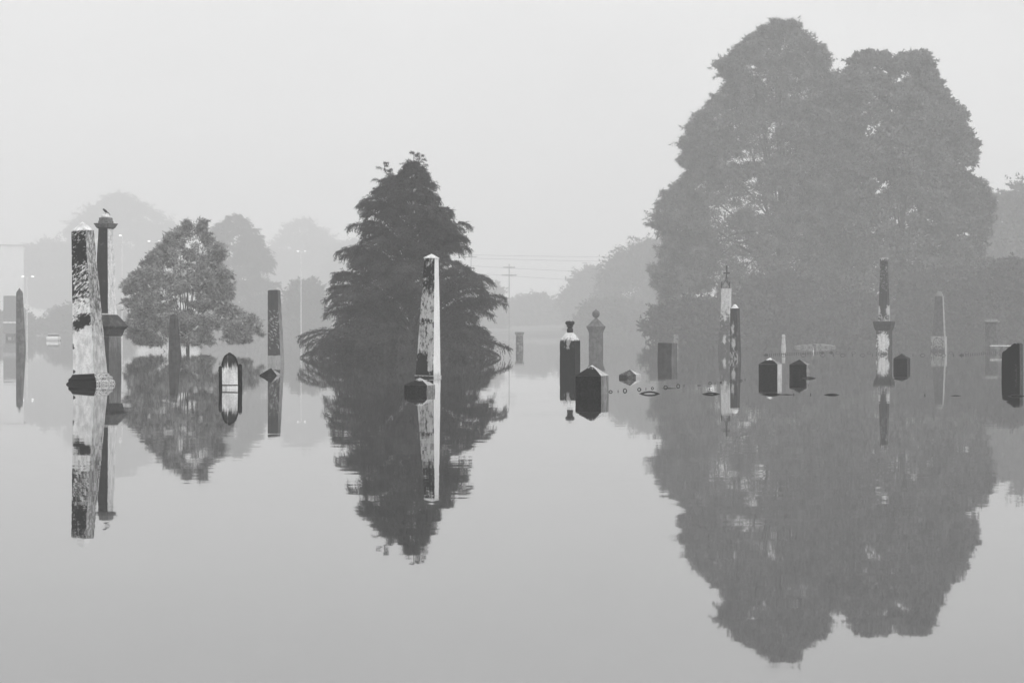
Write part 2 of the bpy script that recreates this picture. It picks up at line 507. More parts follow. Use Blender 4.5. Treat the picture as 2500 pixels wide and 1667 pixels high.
# --- tablet with side columns
def tablet():
    yw, th = 949, 14
    o = root('headstone', 563, yw, th, -0.8, 0, 'gothic white tablet with black streaked pointed head between two dark side columns', 'headstone')
    q = K(o); z = lambda y: (yw - y) * q
    face = stone('tablet_face', 0.85, 0.05, [(z(990), .85), (z(915), .80), (z(903), .62), (z(893), .42), (z(880), .28), (z(860), .3)], scale=17, squash=(1.6, 1.6, .2), edge=.16, seed=1)
    dk = stone('tablet_column', 0.12, 0.03, [(-1, .25), (3, .35)], scale=12)
    w = 19.5 * q
    out = [(-w, -.6), (w, -.6), (w, z(893))]
    rgt = [(w, z(893)), (w * .97, z(888)), (w * .88, z(882)), (w * .76, z(875)), (w * .60, z(869.5)), (w * .35, z(865.5)), (w * .17, z(864.4)), (w * .12, z(862.5)), (0, z(861.6))]
    out = [(-w, -.6), (w, -.6)] + rgt + [(-x, zz) for x, zz in rgt[::-1][1:]]
    a = Acc(); vf = extrude(out, -.055, .055); a.add(vf)
    a.m = [0] + [1] * (len(vf[1]) - 1)
    t = a.obj('tablet', [face, dk], o)
    # raised rim round the head
    rim = Acc()
    rp = rgt + [(-x, zz) for x, zz in rgt[::-1][1:]]
    rim.add(tube([(x * 1.0, -.058, zz) for x, zz in rp], [.016] * len(rp), 6))
    rim.obj('rim', dk, o, True)
    for sx, top in ((-1, 893.5), (1, 889)):
        cx = sx * (w + 5.1 * q)
        p = [( -.6, 5 * q), (z(906), 4.5 * q), (z(905), 5.3 * q), (z(903), 5.3 * q), (z(902), 4.6 * q), (z(top + 5), 4.8 * q), (z(top + 2), 4.2 * q), (z(top), 2.3 * q), (z(top - .5), .3 * q)]
        loose(o, 'side_column', lathe(p, 14, 0, cx, 0), dk, True)
    loose(o, 'band', box(-w * .98, w * .98, -.068, -.0555, z(941), z(938.8)), dk)
tablet()

# --- cut-off obelisk with pale foot
def cut_obelisk():
    yw, th = 885, 16
    o = root('obelisk', 674, yw, th, -1.6, 0, 'broken flat topped obelisk, dark with diagonal pale veins, left of the hemlock', 'obelisk')
    q = K(o); z = lambda y: (yw - y) * q
    fr = stone('veined_front', 0.40, 0.06, [(-.3, .7), (z(880), .75), (z(869), .72), (z(866), .3), (z(840), .42), (z(800), .45), (z(760), .42), (z(738), .25), (z(709), .26)], scale=7, squash=(1.0, 1.0, 2.2), rot=(0, math.radians(-48), 0), edge=.05, seed=3)
    si = stone('veined_side', 0.30, 0.11, [(-.3, .8), (z(869), .7), (z(709), .35)], scale=9, squash=(1, 1, .4), edge=.2)
    part(o, 'shaft', yw, [(960, 44), (885, 41), (709.5, 31.5)], th, three(fr, si, fr), jit=.006, seed=9)
    part(o, 'broken_top', yw, [(709.4, 31.2), (708.4, 29), (707.6, 18)], th, three(fr, si, fr), jit=.01)
cut_obelisk()

# --- pyramid capped pillars
def pillar(x, yw, th, w, shoulder, apex, lean, front, side, label, cap=None, name='capped_pillar', k=1.0, cat='gravestone', fb=0):
    o = root(name, x, yw, th, lean, fb, label, cat)
    part(o, 'block', yw, [(yw + 45, w * 1.02), (yw, w), (shoulder, w * .99)], th, three(front, side, side), k, seed=int(x), jit=.005)
    c = cap or (front, side)
    part(o, 'cap', yw, [(shoulder - .15, w * 1.0), (apex, 0.8)], th, three(c[0], c[1], c[1]), k, seed=int(x) + 1, jit=.004)
    return o
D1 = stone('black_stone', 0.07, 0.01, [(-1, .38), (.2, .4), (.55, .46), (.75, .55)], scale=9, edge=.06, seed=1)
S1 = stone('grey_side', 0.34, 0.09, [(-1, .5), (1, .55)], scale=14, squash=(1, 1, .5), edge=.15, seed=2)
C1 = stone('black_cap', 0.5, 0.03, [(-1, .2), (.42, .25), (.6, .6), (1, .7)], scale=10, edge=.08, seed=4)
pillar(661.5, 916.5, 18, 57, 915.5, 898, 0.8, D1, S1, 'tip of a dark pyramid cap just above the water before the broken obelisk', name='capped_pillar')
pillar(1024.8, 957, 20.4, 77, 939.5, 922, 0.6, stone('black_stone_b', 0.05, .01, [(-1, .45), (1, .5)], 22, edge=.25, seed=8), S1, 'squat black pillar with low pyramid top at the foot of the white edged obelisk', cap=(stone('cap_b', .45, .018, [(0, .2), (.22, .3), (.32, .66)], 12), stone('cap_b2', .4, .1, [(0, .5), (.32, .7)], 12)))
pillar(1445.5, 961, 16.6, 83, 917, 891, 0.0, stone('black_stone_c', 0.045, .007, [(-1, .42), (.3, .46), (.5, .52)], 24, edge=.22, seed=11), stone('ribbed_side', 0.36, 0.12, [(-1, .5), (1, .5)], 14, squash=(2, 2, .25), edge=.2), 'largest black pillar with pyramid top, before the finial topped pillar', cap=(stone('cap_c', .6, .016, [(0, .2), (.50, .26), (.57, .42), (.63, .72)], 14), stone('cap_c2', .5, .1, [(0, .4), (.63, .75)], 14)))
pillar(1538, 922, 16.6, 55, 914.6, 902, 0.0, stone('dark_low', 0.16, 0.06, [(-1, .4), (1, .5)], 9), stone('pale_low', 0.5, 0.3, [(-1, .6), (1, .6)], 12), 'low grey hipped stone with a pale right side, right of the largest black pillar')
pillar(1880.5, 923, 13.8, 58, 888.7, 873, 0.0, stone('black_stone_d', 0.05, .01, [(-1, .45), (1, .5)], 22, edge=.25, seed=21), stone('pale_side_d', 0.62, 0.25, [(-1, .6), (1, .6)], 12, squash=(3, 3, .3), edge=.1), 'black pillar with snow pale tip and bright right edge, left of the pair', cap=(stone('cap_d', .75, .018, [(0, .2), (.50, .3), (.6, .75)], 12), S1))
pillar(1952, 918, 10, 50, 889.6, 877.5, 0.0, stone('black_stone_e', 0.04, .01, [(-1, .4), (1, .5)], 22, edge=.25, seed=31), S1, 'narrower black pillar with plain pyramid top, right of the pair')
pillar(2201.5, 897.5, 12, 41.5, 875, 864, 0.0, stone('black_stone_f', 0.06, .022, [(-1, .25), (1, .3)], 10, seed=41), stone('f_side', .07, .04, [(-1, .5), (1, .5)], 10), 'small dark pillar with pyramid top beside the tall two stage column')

# --- central obelisk in front of the hemlock
def mid_obelisk():
    yw, th = 922, 22
    o = root('obelisk', 1045, yw, th, 1.7, 0, 'slim marble obelisk with bright right face and a front darkened by grime and painted shade before the hemlock', 'obelisk')
    q = K(o); z = lambda y: (yw - y) * q
    fr = stone('mid_front', 0.50, 0.018, [(0, .3), (z(905), .34), (z(870), .42), (z(850), .56), (z(800), .5), (z(782), .42), (z(776), .62), (z(745), .56), (z(690), .44), (z(655), .36), (z(632), .5)], scale=9, squash=(1.6, 1.6, .8), edge=.1, seed=6,
               spots=[(-.10, z(895), .17, .42, -.5), (.17, z(880), .12, .6, .42), (-.24, z(835), .05, .3, .35), (.0, z(700), .3, .25, -.05), (.12, z(810), .12, .3, .2)])
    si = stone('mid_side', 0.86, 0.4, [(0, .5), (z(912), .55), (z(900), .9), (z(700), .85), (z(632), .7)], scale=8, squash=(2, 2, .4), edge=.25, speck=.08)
    cp = stone('mid_cap', 0.75, 0.3, [(0, .8), (6, .8)], 10)
    bd = stone('mid_base', 0.5, 0.03, [(-1, .3), (z(919), .35), (z(916), .7)], 14)
    part(o, 'shaft', yw, [(916, 62), (630.8, 36)], th, three(fr, si, fr), jit=.003)  # front colour holds grime plus painted shade, right side painted lighter
    part(o, 'cap', yw, [(630.6, 39.5), (629.8, 39.5), (619.5, 0)], th, three(cp, cp, cp), jit=.001)
    part(o, 'base', yw, [(980, 70), (922, 66), (919, 65), (918, 66.5), (916.2, 66.5)], th, three(bd, si, bd), jit=.002, bevel=.004)
mid_obelisk()

# --- finial topped pillar
def finial_pillar():
    yw, th = 905, 20
    o = root('pillar_monument', 1391.5, yw, th, 0, 0, 'dark square pillar with snow pale hipped top and a crown finial', 'monument')
    q = K(o); z = lambda y: (yw - y) * q
    fr = stone('finial_front', 0.45, 0.018, [(0, .25), (z(860), .28), (z(845), .36), (z(833), .42)], scale=10, squash=(1.5, 1.5, .8), edge=.06, seed=14, spots=[(.03, z(838), .10, .42, .22)])
    si = stone('finial_side', 0.03, 0.02, [(0, .4), (4, .4)], 8)
    rf = stone('finial_roof', 0.72, 0.05, [(z(832), .45), (z(826), .62), (z(812), .74)], 12, edge=.1)
    dk = stone('finial_dark', 0.4, 0.035, [(0, .28), (z(795), .3), (z(786), .35), (z(780), .7)], 16)
    part(o, 'body', yw, [(960, 52), (905, 51), (832, 50.5)], th, three(fr, si, fr))
    part(o, 'roof', yw, [(831.8, 50.8), (812.2, 19)], th, three(rf, rf, rf))
    p = [(812, 6.5), (808, 7.8), (803, 7.2), (799.5, 5.2), (798, 7.6), (796, 8.6), (794.5, 7)]
    loose(o, 'neck', lathe([(z(y), r * q) for y, r in p], 16), dk, True)
    # lobed crown
    vs, fs = lathe([(z(y), r * q) for y, r in [(794.4, 6), (792, 9.5), (788, 11), (785, 9.5), (783.3, 7), (781.5, 4), (779.8, 2.4), (779.2, .3)]], 32)
    vs = [Vector((v.x * (1 + .14 * math.cos(6 * math.atan2(v.y, v.x))), v.y * (1 + .14 * math.cos(6 * math.atan2(v.y, v.x))), v.z)) for v in vs]
    loose(o, 'crown', (vs, fs), dk, True)
finial_pillar()

# --- ghost monument with ball, and ghost short column
def ball_monument():
    yw, th = 851, 20
    o = root('ball_monument', 1455, yw, th, 0, 0, 'faint grey monument with flared shoulders and a ball on top, deep in the mist', 'monument')
    q = K(o); z = lambda y: (yw - y) * q
    m = stone('ghost_stone', 0.13, 0.07, [(-1, .5), (6, .5)], 3)
    part(o, 'body', yw, [(900, 36), (851, 36), (814, 35)], th, three(m, m, m))
    part(o, 'shoulder', yw, [(813.8, 35), (808, 38), (802, 44), (798, 48), (796, 46), (795, 44)], th, three(m, m, m))
    part(o, 'roof', yw, [(794.8, 42), (790, 31), (787, 27), (783, 20), (779, 10), (776, 6)], th, three(m, m, m))
    loose(o, 'ball', lathe([(z(776.2), 2.5 * q)] + [(z(766.6 - 9.6 * math.sin(a)), 9.6 * q * math.cos(a)) for a in np.linspace(-1.35, 1.35, 13)] + [(z(754), .6 * q)], 20), m, True)
ball_monument()
def short_column():
    yw, th = 850, 18
    o = root('short_column', 1268.5, yw, th, -.4, 0, 'ghostly short pillar with wide capital between the hemlock and the finial pillar', 'monument')
    m = stone('short_column_stone', 0.30, 0.14, [(-1, .5), (.9, .45), (1.25, .75)], 5)
    part(o, 'shaft', yw, [(900, 21), (850, 19), (818, 18)], th, three(m, m, m))
    part(o, 'capital', yw, [(817.8, 19), (814, 23), (811, 24), (810, 20)], th, three(m, m, m))
short_column()

# --- tilted block
def block():
    yw, th = 881.4, 24
    o = root('block_stone', 1629, yw, th, 1.2, 0, 'plain dark rectangular block leaning right with a slanted flat top', 'gravestone')
    q = K(o); z = lambda y: (yw - y) * q
    a = stone('block_front', 0.085, 0.05, [(-1, .5), (3, .5)], 4, edge=.2); b = stone('block_side', 0.16, 0.12, [(-1, .5), (3, .5)], 4, edge=.2)
    p = part(o, 'block', yw, [(930, 49), (882, 48), (837, 48)], th, three(a, b, b), jit=.003, k=.9)
block()

# --- gothic spire
def spire():
    yw, th = 857, 12
    o = root('spire_monument', 1771, yw, th, .9, 0, 'tall white and grey gothic spire with a cross on its tip, before the big trees', 'monument')
    q = K(o); z = lambda y: (yw - y) * q
    m = stone('spire_stone', 0.60, 0.10, [(0, .25), (z(835), .35), (z(790), .35), (z(760), .6), (z(745), .7), (z(705), .72), (z(693), .66), (z(688), .35), (z(640), .3)], 6, edge=.14, spots=[(.0, z(828), .16, .42, .42), (.0, z(776), .12, .28, .38)])
    part(o, 'lower_stage', yw, [(930, 38), (857, 37), (812, 35), (810, 31)], th, three(m, m, m))
    part(o, 'middle_stage', yw, [(809.8, 30), (775, 29), (770, 27)], th, three(m, m, m))
    part(o, 'upper_stage', yw, [(769.8, 26), (704, 25)], th, three(m, m, m))
    G = Acc()
    s = 25 * q / (math.cos(math.radians(th)) + math.sin(math.radians(th)))
    h = s / 2 + .012
    for a in range(4):
        vf = extrude([(-s / 2, z(704)), (s / 2, z(704)), (0, z(687))], -h, -h + .07)
        R = Matrix.Rotation(a * math.pi / 2, 3, 'Z'); G.add(([R @ v for v in vf[0]], vf[1]))
    G.obj('gable', GREYST, o)
    dkp = stone('pinnacle_stone', 0.10, 0.03, [(-1, .4), (9, .45)], 8)
    part(o, 'pinnacle', yw, [(703.8, 22), (692, 15), (684, 8), (676, 4.5), (670, 4)], th, three(dkp, dkp, dkp))
    x = Acc(); x.add(box(-1.9 * q, 1.9 * q, -.05, .05, z(671), z(648))); x.add(box(-8 * q, -1.65 * q, -.045, .045, z(669), z(664.5))); x.add(box(1.65 * q, 8 * q, -.045, .045, z(669), z(664.5)))
    x.obj('cross', dkp, o)
    for sx in (-1, 1):
        loose(o, 'corner_pinnacle', lathe([(z(704), 2 * q), (z(695), 1.6 * q), (z(691), 2.2 * q), (z(687), .2 * q)], 8, 0, sx * s * .47, -s * .47), dkp)
spire()

def dark_pillar():
    yw, th = 876, 22
    o = root('obelisk', 1795.5, yw, th, -.5, 0, 'dark column with white lichen patch and white tip, before the gothic spire', 'obelisk')
    q = K(o); z = lambda y: (yw - y) * q
    m = stone('pied_front', 0.55, 0.05, [(0, .5), (z(866), .48), (z(852), .36), (z(790), .3), (z(752), .22)], 8, squash=(1.4, 1.4, .7), edge=.14, spots=[(-.02, z(838), .17, .36, .40), (-.05, z(800), .11, .42, .3)], seed=8)
    s = stone('pied_side', 0.09, 0.05, [(0, .5), (5, .4)], 8)
    c = stone('pied_cap', 0.8, 0.2, [(0, .7), (6, .8)], 12)
    part(o, 'shaft', yw, [(930, 28), (876, 28), (753, 23.5)], th, three(m, s, m))
    part(o, 'cap', yw, [(752.6, 20), (743, 5)], th, three(c, c, c))
dark_pillar()

# --- tall two stage column at right
def two_stage():
    yw, th = 864, 12
    o = root('column_monument', 2158.5, yw, th, 0, 0, 'tallest right hand column, slim dark shaft over a pedestal with white patch', 'monument')
    q = K(o); z = lambda y: (yw - y) * q
    sh = stone('stage_shaft', 0.5, 0.055, [(z(783), .5), (z(775), .48), (z(762), .46), (z(745), .28), (z(700), .36), (z(660), .42), (z(640), .35)], 9, edge=.1, seed=3, spots=[(-.27, z(756), .12, .36, .5), (.27, z(756), .12, .36, .5), (.0, z(760), .12, .5, -.35)])
    pe = stone('stage_pedestal', 0.78, 0.085, [(0, .36), (z(850), .38), (z(812), .30)], 9, edge=.14, spots=[(.03, z(833), .52, .85, .46)], seed=5)
    dk = stone('stage_dark', 0.12, 0.05, [(0, .4), (6, .4)], 9)
    tp = stone('stage_top', 0.6, 0.08, [(z(640), .3), (z(633), .5), (z(630), .7)], 12)
    part(o, 'shaft', yw, [(784, 31), (760, 27.5), (700, 23), (640, 19.5)], th, three(sh, sh, sh))
    part(o, 'top_rim', yw, [(639.8, 20), (636, 21.5), (632, 22.5), (630, 22.5)], th, three(tp, tp, tp), jit=.006)
    part(o, 'capital', yw, [(807, 42), (803, 46), (798, 49), (794, 52), (788, 54), (784.2, 53)], th, three(dk, dk, dk), jit=.005)
    part(o, 'pedestal', yw, [(930, 41), (864, 40), (807.2, 39.5)], th, three(pe, dk, pe))
two_stage()

# --- obelisk with arched panel plinth
def plinth_obelisk():
    yw, th = 857, 9
    o = root('obelisk', 2292, yw, th, .6, 0, 'grey obelisk with pale stepped tip on a panelled square plinth at the right', 'obelisk')
    q = K(o); z = lambda y: (yw - y) * q
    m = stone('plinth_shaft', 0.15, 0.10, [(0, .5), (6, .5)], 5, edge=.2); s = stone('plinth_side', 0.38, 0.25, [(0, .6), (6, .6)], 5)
    p = stone('plinth_stone', 0.36, 0.12, [(0, .3), (z(850), .5), (z(821), .6)], 8)
    t = stone('plinth_tip', 0.30, 0.15, [(0, .6), (6, .6)], 9)
    part(o, 'shaft', yw, [(820.5, 33), (723, 21)], th, three(m, s, m))
    part(o, 'cap', yw, [(722.8, 19), (718, 17), (717, 13), (713, 12.5), (711.5, 8)], th, three(t, t, t))
    part(o, 'plinth', yw, [(900, 40.5), (853.4, 40), (821, 38.5)], th, three(p, s, p))
    # arched panel outline, proud of the plinth
    s_ = 39 * q / (math.cos(math.radians(th)) + math.sin(math.radians(th)))
    w = s_ * .34
    pts = [(-w, z(848)), (w, z(848)), (w * .9, z(832)), (w * .6, z(827)), (0, z(825.5)), (-w * .6, z(827)), (-w * .9, z(832)), (-w, z(848))]
    loose(o, 'panel_frame', tube([(x, -s_ / 2 - .012, zz) for x, zz in pts], [.022] * len(pts), 6), m)
plinth_obelisk()

def ghost_pillar():
    yw, th = 851, 8
    o = root('pier', 2421, yw, th, 0, 0, 'faint wide pier with a pale stepped cap near the right edge', 'monument')
    m = stone('pier_stone', 0.13, 0.08, [(-1, .5), (6, .5)], 3); c = stone('pier_cap', 0.26, 0.15, [(-1, .6), (6, .6)], 6)
    part(o, 'shaft', yw, [(900, 33), (851, 32), (789, 31)], th, three(m, m, m))
    part(o, 'cap', yw, [(788.8, 31), (786.5, 39), (784, 39.5), (783.6, 30), (779, 27)], th, three(c, c, c))
ghost_pillar()

def slab_tomb():
    yw = 861
    o = root('slab_tomb', 2452, yw, 4, 0, 0, 'low pale slab tomb with bright flat top beside the black stone at the right edge', 'tomb')
    q = K(o); z = lambda y: (yw - y) * q
    b = stone('slab_body', 0.26, 0.16, [(-1, .5), (2, .5)], 4); t = stone('slab_top', 0.85, 0.6, [(-1, .8), (2, .8)], 4)
    loose(o, 'chest', box(-32 * q, 32 * q, -.5, .5, -.5, z(845.6)), b)
    t_ = loose(o, 'lid', box(-33.5 * q, 33.5 * q, -.55, .55, z(845.5), z(843)), t)
    m_ = t_.modifiers.new('bevel', 'BEVEL'); m_.width = .02; m_.segments = 2
slab_tomb()

def edge_stone():
    yw, th = 916, 10
    o = root('headstone', 2476, yw, th, 0, 0, 'broken topped black headstone cut by the right edge of the picture', 'headstone')
    q = K(o); z = lambda y: (yw - y) * q
    m = stone('edge_front', 0.05, 0.008, [(-1, .3), (2, .34)], 12, edge=.04, spots=[(.12, .12, .1, .35, .16)], seed=3)
    s = stone('edge_side', 0.10, 0.05, [(-1, .5), (2, .5)], 9)
    out = [(-26, 960), (17.5, 960), (17, 840), (12, 837), (10, 840), (6, 837.5), (3, 838), (-2, 842), (-12, 850), (-19, 856), (-22, 857), (-23.5, 859.5), (-25, 861), (-26, 875), (-26.5, 900)]
    vf = extrude([(x * q * 1.02, z(y)) for x, y in out], -.28, .28)
    a = Acc(); a.add(vf); a.m = [0] + [1] * (len(vf[1]) - 1)
    ob = a.obj('tablet', [m, s], o)
    b = ob.modifiers.new('bevel', 'BEVEL'); b.width = .012; b.segments = 2
edge_stone()

# --- pale ghosts beyond the far fence
def small_ghosts():
    m = stone('white_far_stone', 0.55, 0.35, [(-1, .6), (6, .6)], 4)
    o = root('obelisk', 1913, 851, 10, 0, 0, 'pale short obelisk standing beyond the far iron fence', 'obelisk')
    part(o, 'shaft', 851, [(880, 13), (851, 12), (826, 8)], 10, [m] * 3); part(o, 'cap', 851, [(825.8, 7), (820, 9), (816.6, 6)], 10, [m] * 3)
    o = root('obelisk', 1986, 859, 10, 0, 0, 'tiny bright white spike at the corner of the far iron fence', 'obelisk')
    part(o, 'shaft', 859, [(880, 5), (859, 4.5), (848, .5)], 10, [PALE] * 3)
    o = root('vault', 1990, 848, 6, 0, 0, 'low burial vault with a shallow curved pale roof deep in the mist', 'tomb')
    q = K(o)
    pr = [(x * q, (8.5 - (x / 46) ** 2 * 5) * q) for x in range(46, -47, -4)]
    loose(o, 'roof', extrude([(46 * q, .03)] + pr + [(-46 * q, .03)] , -1.4, 1.4), GREYST)
    loose(o, 'wall', box(-43 * q, 43 * q, -1.2, 1.2, -.6, .028), GREYST)
    o = root('headstone', 1650, 848, 10, 0, 0, 'small faint headstone showing behind the leaning block', 'headstone')
    part(o, 'tablet', 848, [(880, 12), (848, 12), (818, 11.5), (816.6, 8)], 10, [GREYST] * 3, k=.3)
small_ghosts()

# --- floating and half sunk bits
def bits():
    d = dist(869.5)
    o = mesh_obj('floating_log', *tube([(-.34, 0, -.02), (-.2, .05, .02), (.1, -.03, .035), (.34, .04, .0)], [.02, .06, .065, .02], 8), [plain('wet_wood', .08, .5)], smooth=True)
    o.location = (px_x(499, d), d, 0); tag(o, 'thin grey log floating on the water beside the magnolia trunk', 'log')
    d = dist(949.5)
    vs, fs = lathe([(-.03, .05), (-.01, .10), (.02, .085), (.034, .03), (.036, .004)], 12)
    vs = [Vector((v.x * 1.1 + .01 * math.sin(v.y * 60), v.y, v.z + .004 * math.sin(v.x * 70))) for v in vs]
    o = mesh_obj('submerged_stone', vs, fs, [stone('half_wet', .6, .04, [(-.1, .45), (.1, .6)], 22)], smooth=True)
    o.location = (px_x(1734, d), d, 0); tag(o, 'small black and white stone breaking the surface inside the near fence', 'stone')
bits()

# ------------------------------------------------------------------ sunken iron fences
def arc(R, r, zc, a0=-1.25, a1=1.25, n=18):
    return tube([(R * math.sin(a), 0, zc + R * math.cos(a)) for a in np.linspace(a0, a1, n)], [r] * n, 6)

def fence_near():
    o = empty('iron_fence', (px_x(1440, dist(958)), dist(958), 0))
    tag(o, 'near sunken black iron fence, only its hoops and ring finials above the water', 'fence')
    base = o.location.copy()
    def at(x, yw):
        d = dist(yw); return Vector((px_x(x, d), d, 0)) - base
    # large hoops along the near side
    for i, (x, sag, r) in enumerate(((1586, .042, .020), (1736, .026, .020), (1884, .028, .020), (2031, .016, .018), (2334, .004, .012), (2482, .022, .018))):
        yw = 961 + (x - 1586) * 6 / 890
        R = .48
        p = at(x, yw); p.y = (at(1586, 961).y * (1 - (x - 1586) / 896) + at(2482, 967).y * (x - 1586) / 896)
        h = loose(o, 'hoop', arc(R, r, sag - R), IRON, True); h.location = p
    for x, yw, sag in ((1975, 923.7, .030), (2198.5, 924.6, .030)):
        h = loose(o, 'hoop', arc(.48, .02, sag - .48), IRON, True); h.location = at(x, yw)
    # rings up the left side
    me = None
    for x, yw, s in ((1491, 956.6, 1), (1526, 954, 1.1), (1561, 951, 1.1), (1593, 948, .85), (1625, 946, 1.05), (1656, 942.7, 1.1), (1733.6, 935.7, .8), (1760, 934, .9), (1784.5, 931.6, .8), (1809.5, 929.3, .8)):
        if me is None:
            h = loose(o, 'ring_finial', tube([(.04 * math.sin(a), 0, .004 + .04 * math.cos(a)) for a in np.linspace(-2.5, 2.5, 14)], [.012] * 14, 6), IRON, True); me = h.data
        else:
            h = bpy.data.objects.new('ring_finial', me); COL.objects.link(h); h.parent = o
        h.location = at(x, yw); h.scale = (s, s, s); h.rotation_euler = ((x * 7.3 % 1 - .5) * .5, (x * 3.1 % 1 - .5) * .9, (x * 5.7 % 1 - .5) * 2.0); h.location.z = (x * 9.1 % 1 - .6) * .022
    me = None
    for x, yw in ((1509, 955.5), (1577, 949.5), (1670, 941.7), (1746, 935), (1819, 927), (1938, 963.3), (1979, 963.6), (2258, 965.5), (1795, 962)):
        if me is None:
            h = loose(o, 'picket', lathe([(-.6, .007), (.0, .007), (.018, .011), (.04, .001)], 6), IRON); me = h.data
        else:
            h = bpy.data.objects.new('picket', me); COL.objects.link(h); h.parent = o
        h.location = at(x, yw)
    # rails just breaking the surface
    def rail(x0, y0, x1, y1, z0=.0, z1=.006):
        a, b = at(x0, y0), at(x1, y1)
        loose(o, 'rail', tube([a + Vector((0, 0, -.012)), (a + b) / 2 + Vector((0, 0, z1)), b + Vector((0, 0, -.012))], [.008, .009, .008], 6), IRON, True)
    rail(1606, 947.7, 1662, 948.0)
    rail(1884, 963.1, 1955, 963.4)
    rail(1697, 941, 1716, 941)
    rail(1969, 923.8, 1992, 923.8)
fence_near()

def fence_far():
    c0 = (1870, 867.3)
    base = Vector((px_x(1870, dist(867.3)), dist(867.3), 0))
    o = empty('iron_fence', base)
    tag(o, 'far faint iron fence enclosure, a row of spikes and small hoops at the waterline', 'fence')
    def at(x, yw):
        d = dist(yw); return Vector((px_x(x, d), d, 0)) - base
    FI = plain('grey_iron', 0.03, .7, .2, 20)
    q = dist(867) / F
    hoop = lathe  # placeholder name kept local
    first = {}
    def put(kind, p, build, s=1.0):
        if kind not in first:
            h = loose(o, kind, build(), FI, True); first[kind] = h.data
        else:
            h = bpy.data.objects.new(kind, first[kind]); COL.objects.link(h); h.parent = o
        h.location = p; h.scale = (s, s, s)
    mk_hoop = lambda: tube([(.15 * math.sin(a), 0, -.05 + .145 * math.cos(a)) for a in np.linspace(-1.3, 1.3, 12)], [.014] * 12, 6)
    mk_pick = lambda: lathe([(-.6, .016), (.02, .016), (.045, .03), (.10, .002)], 6)
    mk_post = lambda: lathe([(-.6, .06), (.0, .075), (.02, .17), (.05, .10), (.09, .04), (.14, .004)], 8)
    for x in (1913, 1961, 2009, 2057.5, 2106, 2155, 2203, 2252.7, 2303): put('hoop', at(x, 867.5), mk_hoop)
    for x in (2045, 2084, 2122, 2322, 2360, 2400): put('hoop', at(x, 861.8), mk_hoop, .9)
    for x, y in ((1870, 867), (2347.7, 867.5), (2007, 861), (2441, 860.5), (2029, 861)): put('corner_post', at(x, y), mk_post)
    for i in range(29):
        t = (i + .8) / 30; a, b = at(1870, 867), at(2005, 861); put('picket', a.lerp(b, t), mk_pick)
    for i in range(17):
        t = (i + .8) / 18; a, b = at(2347.7, 867.5), at(2441, 860.5); put('picket', a.lerp(b, t), mk_pick)
    for x in (2034, 2081, 2130, 2229, 2328): put('picket', at(x, 867), mk_pick)
fence_far()

# ------------------------------------------------------------------ trees
BARK = plain('wet_bark', 0.035, .9, .3, 4)
def leaf_mat(name, v, var=.45, rough=.6, spec=.3):
    m, N, L, P = nt(name)
    g = N.new('ShaderNodeNewGeometry')
    r = N.new('ShaderNodeMapRange'); r.inputs['To Min'].default_value = v * (1 - var); r.inputs['To Max'].default_value = v * (1 + var)
    L.new(g.outputs['Random Per Island'], r.inputs['Value'])
    t = N.new('ShaderNodeTexCoord'); n = N.new('ShaderNodeTexNoise'); n.inputs['Scale'].default_value = .9; n.inputs['Detail'].default_value = 3
    L.new(t.outputs['Object'], n.inputs['Vector'])
    k = N.new('ShaderNodeMapRange'); k.inputs['From Min'].default_value = .35; k.inputs['From Max'].default_value = .65; k.inputs['To Min'].default_value = .6; k.inputs['To Max'].default_value = 1.4
    L.new(n.outputs[0], k.inputs['Value'])
    q = N.new('ShaderNodeMath'); q.operation = 'MULTIPLY'; L.new(r.outputs[0], q.inputs[0]); L.new(k.outputs[0], q.inputs[1])
    L.new(q.outputs[0], P.inputs['Base Color'])
    P.inputs['Roughness'].default_value = rough; P.inputs['Specular IOR Level'].default_value = spec
    return m

def tris(c, d, L, W, rs):
    """blades: base centre c, direction d (n,3), length L, width W"""
    d = d / (np.linalg.norm(d, axis=1, keepdims=True) + 1e-9)
    r = rs.normal(size=d.shape)
    s = np.cross(d, r); s /= (np.linalg.norm(s, axis=1, keepdims=True) + 1e-9)
    V = np.empty((len(c), 3, 3))
    V[:, 0] = c - s * W[:, None] / 2
    V[:, 1] = c + s * W[:, None] / 2
    V[:, 2] = c + d * L[:, None]
    return V

class Profile:
    """outline in pixels -> metres relative to the trunk"""
    def __init__(s, rows, tx, d, sy=1.0):
        q = d / F
        rows = sorted(rows, key=lambda r: -r[0])
        s.z = np.array([CH - (r[0] - HOR) * q for r in rows])
        s.l = np.array([(tx - r[1]) * q for r in rows])
        s.r = np.array([(r[2] - tx) * q for r in rows])
        s.sy = sy
    def R(s, z, a):
        l = np.interp(z, s.z, s.l); r = np.interp(z, s.z, s.r)
        c = np.cos(a)
        side = np.where(c > 0, r, l)
        mean = (l + r) / 2 * s.sy
        w = np.abs(c) ** 1.3
        return np.maximum(side * w + mean * (1 - w), .05)

